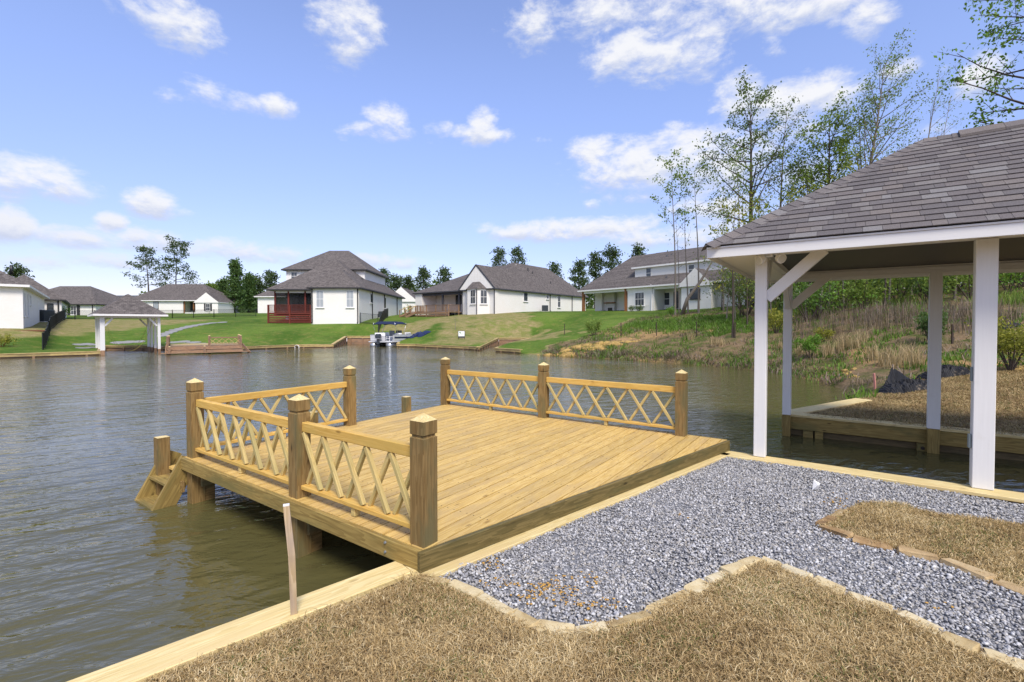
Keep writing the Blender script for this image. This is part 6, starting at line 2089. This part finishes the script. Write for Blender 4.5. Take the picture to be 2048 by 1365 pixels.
# ------------------------------------------------------------------ far woods as one mass
A, SZ = [], []
for x0 in np.arange(-230, 150, 3.2):
    y0 = 165 + 30 * math.sin(x0 * .03) + rng.uniform(-10, 10)
    hh_ = rng.uniform(4.5, 9.5)
    k = 190
    z0 = lz((x0, y0))
    th = rng.uniform(0, 2 * np.pi, k); rr = np.sqrt(rng.uniform(0, 1, k)) * rng.uniform(2.2, 3.6)
    zz = rng.uniform(0, 1, k)
    w_ = np.sqrt(np.clip(1 - (zz * 1.3 - .4) ** 2, .05, 1))
    A.append(np.stack([x0 + np.cos(th) * rr * w_, y0 + np.sin(th) * rr * w_, z0 + zz * hh_], 1)); SZ.append(rng.uniform(.7, 1.6, k))
A = np.concatenate(A); SZ = np.concatenate(SZ)
V, T2, q = leaf_cards(A, SZ, np.clip(rng.normal(.45, .3, len(A)), 0, 1), .1, .7)
tag(fast_tri('distant_woods', V, T2, 'oak_leaf', q), 'low line of distant woods behind the houses', 'woods', kind='stuff')

# ------------------------------------------------------------------ shrubs
def shrub(name, label, c, w_, h_, lm, n, leaf, seed=1, group=None, upright=0.0, stems=6, bark='bark_dark', top=0.0):
    r = random.Random(seed)
    c = Vector(c)
    T_ = thing(name, label, 'shrub', c, group)
    parts = []
    A = []
    tips = []
    for s_ in range(stems):
        a = s_ * 2.4 + r.random(); e = r.uniform(.5, 1.2)
        p1 = Vector((math.cos(a) * w_ * .22, math.sin(a) * w_ * .22, h_ * .45)); p2 = Vector((math.cos(a) * w_ * .42 * r.uniform(.5, 1), math.sin(a) * w_ * .42 * r.uniform(.5, 1), h_ * r.uniform(.65, .98)))
        parts.append(tube_vf([Vector((0, 0, -.1)), p1, p2], [.014 * h_ + .006, .009 * h_ + .004, .004], 4, False)); tips += [p1, p2, (p1 + p2) / 2]
    V, F = merge(parts); mobj('stem', V, F, bark, T_, Matrix.Translation(c), smooth=True)
    lob = [(Vector((r.gauss(0, w_ * .22), r.gauss(0, w_ * .22), h_ * r.uniform(.25, .82))), r.uniform(.16, .30) * w_) for _ in range(9)] + [(t, .15 * w_) for t in tips]
    for i in range(n):
        p, s_ = lob[r.randrange(len(lob))]
        q = p + Vector((r.gauss(0, s_ * .55), r.gauss(0, s_ * .55), r.gauss(0, s_ * .5)))
        q.z = min(max(q.z, .04 * h_), h_ * 1.04)
        A.append(q + c)
    A = np.array([tuple(p) for p in A]); k = len(A)
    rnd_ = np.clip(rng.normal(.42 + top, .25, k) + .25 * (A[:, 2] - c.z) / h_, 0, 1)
    dirs = None
    if upright:
        dirs = rng.normal(size=(k, 3)) * .5; dirs[:, 2] += upright
    V, T2, q = leaf_cards(A, leaf * rng.uniform(.6, 1.3, k), rnd_, 0, .42, dirs)
    fast_tri('foliage', V, T2, lm, q, T_)
    return T_


shrub('shrub', 'lone round shrub at the top of the clay bank', hit(1187, 673, 28, 50), 1.35, 1.35, 'spring_leaf', 1500, .11, 1)
shrub('shrub', 'small bright shrub before the porch of the two-storey house', hit(1343, 634, 36, 60), .8, 1.0, 'bright_leaf', 600, .12, 2)
shrub('shrub', 'vivid green upright shrub on the bank between the left shelter posts', hit(1619, 718, 15, 40), .85, 1.0, 'bright_leaf', 1500, .085, 3, upright=1.0)
shrub('shrub', 'yellow-green low shrub above the vivid green shrub', hit(1648, 682, 16, 40), .85, .6, 'yellow_leaf', 900, .085, 4)
shrub('shrub', 'yellowish shrub on the bank behind the left shelter post', hit(1552, 668, 18, 45), 1.4, 1.3, 'yellow_leaf', 1400, .11, 5)
shrub('shrub', 'large yellow-green shrub right of the wide shelter post', hit(2022, 742, 10, 30), 1.35, 1.45, 'yellow_leaf', 2300, .095, 6, upright=.5, stems=9)
shrub('shrub', 'young dark pine bush left of the middle shelter post', hit(1862, 690, 12, 35), .95, 1.35, 'cedar_leaf', 1700, .12, 7, upright=.8)
shrub('shrub', 'red-leaved bush at the left edge of the far lawn', hit(4, 694, 28, 50), 1.2, .85, 'yellow_leaf', 700, .12, 8)
bpy.data.objects['shrub.007'].children[1].data.materials[0] = M['red_bush_leaf'] if 'shrub.007' in bpy.data.objects else M['yellow_leaf']
shrub('shrub', 'yellow-green bush at the corner of the black fence far left', DP(131, 632, 62), 1.2, 1.3, 'bright_leaf', 500, .16, 9)
for i, u in enumerate((1263, 1277, 1294)):
    c = DP(u, 619, 60.5); c = gp(c.x, c.y)
    shrub('shrub', ['left', 'middle', 'right'][i] + ' clipped shrub under the tall window of the two-storey house', c, 1.1, .75, 'oak_leaf', 450, .13, 10 + i, 'foundation shrubs')
for i, (u, v, d, s_) in enumerate(((815, 624, 74, 1.6),)):
    c = DP(u, v, d); shrub('shrub', 'loose shrub at the rear corner of the red-deck house', gp(c.x, c.y), s_, s_, 'spring_leaf', 450, .17, 20)
# green thicket behind the bank, one bush after the other
r = random.Random(77)
for i in range(34):
    u = 1480 + 600 * (i + r.random() * .8) / 34; d = r.uniform(30, 46)
    c = tb(u, d); s_ = r.uniform(.085, .115) * d
    shrub('thicket_bush', 'tall bush of the dense woodland edge far behind the shelter', c, s_ * 1.3, s_, r.choice(['oak_leaf', 'spring_leaf', 'oak_leaf']), 1300, .20, 400 + i, 'woodland edge bushes', stems=7)
for i in range(26):
    u = 1585 + 475 * (i + r.random() * .8) / 26; d = r.uniform(24.5, 33)
    c = tb(u, d); s_ = r.uniform(1.6, 2.6)
    shrub('thicket_bush', 'leafy green bush in the thicket above the bank behind the shelter', c, s_ * 1.25, s_, r.choice(['cedar_leaf', 'spring_leaf', 'bright_leaf', 'spring_leaf']), 900, .17, 200 + i, 'thicket bushes', stems=5)
# thin saplings of the thicket: a few grown, then copied
protos = []
for i in range(5):
    protos.append(tree('sapling', 'thin sapling in the dense thicket behind the shelter', tb(1560 + 60 * i, 34), r.uniform(6, 8.5), .06, lean=(r.uniform(-.06, .06), 0), t0=.25, nl=16, ll=.2, up=(.5, 1.1), twigs=4, clus=2, per=3, leaf=.17, spread=.3,
                       lm=r.choice(['spring_leaf', 'yellow_leaf', 'spring_leaf']), bark='bark_light' if i % 2 else 'bark_dark', group='thicket saplings', seed=300 + i, topfill=False))
for i in range(70):
    src = protos[i % 5]
    u = 1440 + 640 * (i + r.random()) / 70; d = r.uniform(25, 44)
    p = tb(u, d)
    Mw = Matrix.Translation(p) @ Matrix.Rotation(r.uniform(0, 6.28), 4, 'Z') @ Matrix.Scale(r.uniform(.65, 1.15), 4)
    c = src.copy(); COL.objects.link(c); c.matrix_basis = Mw; WM[c.name] = Mw.copy()
    for ch in src.children:
        k = ch.copy(); COL.objects.link(k); k.parent = c
        k.matrix_parent_inverse = WM[src.name].inverted(); k.matrix_basis = WM[ch.name]

# ------------------------------------------------------------------ weeds on the bank
def pxpoly(L):
    return [tuple(hit(u, v, 9, 70)[:2]) for u, v in L]
def weeds(name, label, poly, clumps, per, h0, h1, wid, lm, spread, lean=(.1, .8), noise=None, cat='weeds'):
    x, y = scatter(poly, clumps)
    ok = ~in_poly(x, y, LAKE) & ~in_poly(x, y, lawn2)
    if noise: ok &= tuft_noise(x + noise, y, .9) + rng.normal(0, .12, len(x)) > .48
    x, y = x[ok], y[ok]
    n = len(x)
    X = np.repeat(x, per) + rng.normal(0, spread, n * per); Yy = np.repeat(y, per) + rng.normal(0, spread, n * per)
    hs_ = np.repeat(rng.uniform(h0, h1, n), per) * rng.uniform(.5, 1.15, n * per)
    Z_ = land(X, Yy) - .03
    V, T2, q = blades(np.stack([X, Yy, Z_], 1), hs_, np.full(n * per, wid) * rng.uniform(.6, 1.4, n * per), rng.uniform(*lean, n * per), np.clip(np.repeat(rng.uniform(.1, .9, n), per) + rng.normal(0, .15, n * per), 0, 1), .6)
    return tag(fast_tri(name, V, T2, lm, q), label, cat, kind='stuff')
bankP = bpoly
weeds('green_weeds', 'rough green weeds growing over the natural bank', [p for p in bankP if p[0] < 60], 8.0, 12, .12, .34, .016, 'weed_leaf', .16, noise=2)
weeds('brown_weeds', 'brown dead weeds and brambles on the natural bank', [p for p in bankP if p[0] < 60], 2.6, 12, .15, .42, .012, 'brown_weed', .18, (.3, 1.3), noise=9)
weeds('bank_fringe', 'weeds hanging along the waterline of the bank', [tuple(p[:2]) for p in nat] + [tuple((Vector((p[0], p[1], 0)) * 1.05)[:2]) for p in reversed(nat)], 12, 12, .15, .4, .014, 'brown_weed', .2, (.3, 1.4))
weeds('bank_fringe_green', 'green tufts along the waterline of the bank', [tuple(p[:2]) for p in nat] + [tuple((Vector((p[0], p[1], 0)) * 1.06)[:2]) for p in reversed(nat)], 7, 12, .12, .35, .014, 'weed_leaf', .2, (.3, 1.2), noise=4)
stalk = pxpoly([(1575, 690), (1640, 672), (1720, 668), (1830, 672), (1940, 675), (2055, 660), (2055, 622), (1900, 618), (1750, 625), (1600, 640)])
weeds('dead_stalks', 'tall grey-brown dead stalks in a band above the bank', stalk, 6, 10, .5, 1.05, .009, 'brown_weed', .18, (.02, .35))
green2 = pxpoly([(1520, 640), (1700, 625), (2055, 612), (2055, 596), (1700, 600), (1520, 612)])
weeds('green_undergrowth', 'leafy undergrowth below the thicket', green2, 3, 12, .35, .9, .02, 'spring_leaf', .25, (.1, .7), 3)
tall1 = pxpoly([(1230, 668), (1330, 660), (1500, 668), (1500, 636), (1400, 634), (1260, 646)])
weeds('bright_weeds', 'bright green weeds on the upper bank', tall1, 11, 12, .2, .42, .02, 'weed_leaf', .2)
r = random.Random(12)
tufts = [(1598, 712), (1680, 705), (1690, 700), (1712, 700), (1722, 690), (1745, 720), (1765, 732), (1775, 730), (1805, 724), (1812, 720), (1822, 728), (1790, 735), (1655, 712), (1560, 700), (1425, 690), (1440, 692), (1380, 680), (1830, 735)]
X, Yy, H2 = [], [], []
for (u, v) in tufts:
    c = hit(u, v, 9, 50)
    for k in range(70):
        X.append(c.x + r.gauss(0, .11)); Yy.append(c.y + r.gauss(0, .11)); H2.append(r.uniform(.4, 1.0) * (.9 if u > 1650 else .7))
X, Yy, H2 = np.array(X), np.array(Yy), np.array(H2)
V, T2, q = blades(np.stack([X, Yy, land(X, Yy) - .03], 1), H2, np.full(len(X), .009), rng.uniform(.05, .5, len(X)), rng.uniform(0, 1, len(X)), .5)
tag(fast_tri('tan_grass', V, T2, 'tan_weed', q), 'tufts of tall tan grass dotted over the bank', 'grass', kind='stuff')
# clay outcrops
def lumps(name, label, spots, mname='clay'):
    P_, S_ = [], []
    for (u, v, k, s_) in spots:
        c = hit(u, v, 9, 60)
        for j in range(k):
            x_, y_ = c.x + r.gauss(0, s_ * 1.6), c.y + r.gauss(0, s_)
            P_.append((x_, y_, lz((x_, y_)) - s_ * .15)); S_.append(s_ * r.uniform(.4, 1.0))
    P_, S_ = np.array(P_), np.array(S_); n = len(P_)
    loc = ico[None] * (1 + rng.normal(0, .22, (n, 12, 1))) * S_[:, None, None] * np.array([1.2, 1.0, .6]) + P_[:, None]
    return tag(fast_tri(name, loc.reshape(-1, 3), (icf[None] + (np.arange(n) * 12)[:, None, None]).reshape(-1, 3), mname, None, None, True), label, 'clay', kind='stuff')
lumps('clay_outcrop', 'crumbling ochre clay at the foot of the bank and on its top', [(1150, 702, 16, .5), (1175, 695, 16, .5), (1200, 690, 14, .45), (1225, 688, 12, .45), (1140, 708, 10, .4), (1110, 708, 8, .3), (1270, 682, 6, .25), (1460, 606, 8, .5), (1490, 604, 8, .5), (1700, 745, 8, .18), (1720, 752, 8, .15), (1990, 730, 6, .12), (2040, 738, 8, .15), (1910, 742, 6, .12)])

# ------------------------------------------------------------------ wire-fence posts, silt fence
for i, (u, v, d0, lab) in enumerate(((1129, 670, 0, 'thin rusty post left of the lone round shrub'), (1242, 672, 0, 'thin rusty post above the clay outcrop'), (1313, 672, 0, 'thin rusty post in the middle of the bank'), (1393, 674, 0, 'thin rusty post on the green part of the bank'), (1470, 678, 0, 'thin rusty post nearest the left shelter post'), (1905, 690, 0, 'dark post beside the wide shelter post'))):
    c = hit(u, v, 9, 60)
    T_ = thing('fence_post', lab, 'post', c, 'rusty fence posts')
    h_ = .95 if u < 1800 else .75
    V, F = merge([xf(box_vf(.06, .02, h_ + .2), Matrix.Translation((0, 0, h_ / 2 - .1))), xf(box_vf(.02, .05, h_ + .2), Matrix.Translation((0, .03, h_ / 2 - .1)))])
    mobj('shaft', V, F, 'rust_post', T_, Matrix.Translation(c))


def cloth(name, label, top, d, drop, cat='silt fence', sub=8, rows=7, mname='silt_fabric', seed=4, amp=.05):
    """sagging sheet hung from a row of top points down to the ground"""
    rr = random.Random(seed)
    pts_ = [DP(u, v, dd) for (u, v), dd in zip(top, d)]
    fine_ = []
    for a, b in zip(pts_[:-1], pts_[1:]):
        for k in range(sub): fine_.append(a.lerp(b, k / sub))
    fine_.append(pts_[-1])
    V, F = [], []
    for i, p in enumerate(fine_):
        g_ = lz(p)
        for j in range(rows + 1):
            t = j / rows
            off = math.sin(i * .9 + j * .5) * amp * t + rr.uniform(-.012, .012) - t * drop
            V.append(Vector((p.x + rr.uniform(-.01, .01) - .2 * t * drop, p.y + off, p.z + (g_ + .01 - p.z) * t)))
    n = len(fine_)
    for i in range(n - 1):
        for j in range(rows):
            k = i * (rows + 1) + j
            F.append((k, k + 1, k + rows + 2, k + rows + 1))
    o = V[0].copy()
    m_ = len(V); V += [v + Vector((0, .006, 0)) for v in V]; F += [tuple(m_ + q for q in reversed(f)) for f in F]
    return tag(mobj(name, [v - o for v in V], F, mname, None, Matrix.Translation(o), smooth=True), label, cat)


cloth('silt_fence', 'torn black plastic silt fence sagging from a stake beyond the slip', [(1751, 790), (1764, 778), (1775, 757), (1784, 734), (1800, 744), (1815, 755), (1838, 768)], [12.2, 12.25, 12.3, 12.5, 12.9, 13.2, 13.6], .22)
cloth('silt_fence', 'short length of black silt fence behind the yellow-green shrub', [(2006, 655), (2018, 643), (2032, 646), (2060, 652)], [18.2, 18.4, 18.4, 18.4], .15, seed=9)
def heap(name, label, u0, v0, d, L, W, Hh, mname, seed, cat):
    rr = random.Random(seed); c = hit(u0, v0, 8, 40)
    V, F = [], []
    ni, nj = 16, 9
    for j in range(nj + 1):
        for i in range(ni + 1):
            a, b = i / ni * 2 - 1, j / nj * 2 - 1
            x_, y_ = c.x + a * L / 2, c.y + b * W / 2 + rr.uniform(-.03, .03)
            e_ = max(0, 1 - a * a) * max(0, 1 - b * b)
            V.append(Vector((x_, y_, lz((x_, y_)) + .006 + e_ ** .5 * Hh * (.45 + .55 * abs(math.sin(i * 1.3 + j * .8 + rr.random()))))) - c)
    for j in range(nj):
        for i in range(ni):
            k = j * (ni + 1) + i; F.append((k, k + 1, k + ni + 2, k + ni + 1))
    return tag(mobj(name, V, F, mname, None, Matrix.Translation(c)), label, cat)
heap('plastic_sheet', 'crumpled muddy black sheet on the turf left of the middle shelter post', 1815, 782, 0, 1.35, .6, .30, 'silt_fabric', 3, 'plastic sheet')
heap('plastic_sheet', 'rolled black sheet lying right of the middle shelter post', 1888, 754, 0, 1.3, .55, .34, 'silt_fabric', 6, 'plastic sheet')
for (u, v0, v1, d, lab, mm) in ((1783, 772, 729, 12.55, 'bare wooden stake holding up the torn silt fence', 'stake_wood'), (1751, 780, 747, 12.4, 'short pink-painted stake at the end of the silt fence', 'pink_stake'), (2021, 668, 640, 18.45, 'wooden stake in the silt fence behind the yellow-green shrub', 'stake_wood')):
    c = DP(u, v0, d); c = gp(c.x, c.y); t = DP(u + (3 if v0 > 770 and u > 1760 else -3), v1, d)
    o = mobj('wooden_stake', *tube_vf([Vector((0, 0, -.15)), (t - c) * .5, t - c], [.028, .028, .026], 4), mm, None, Matrix.Translation(c)); tag(o, lab, 'stake')
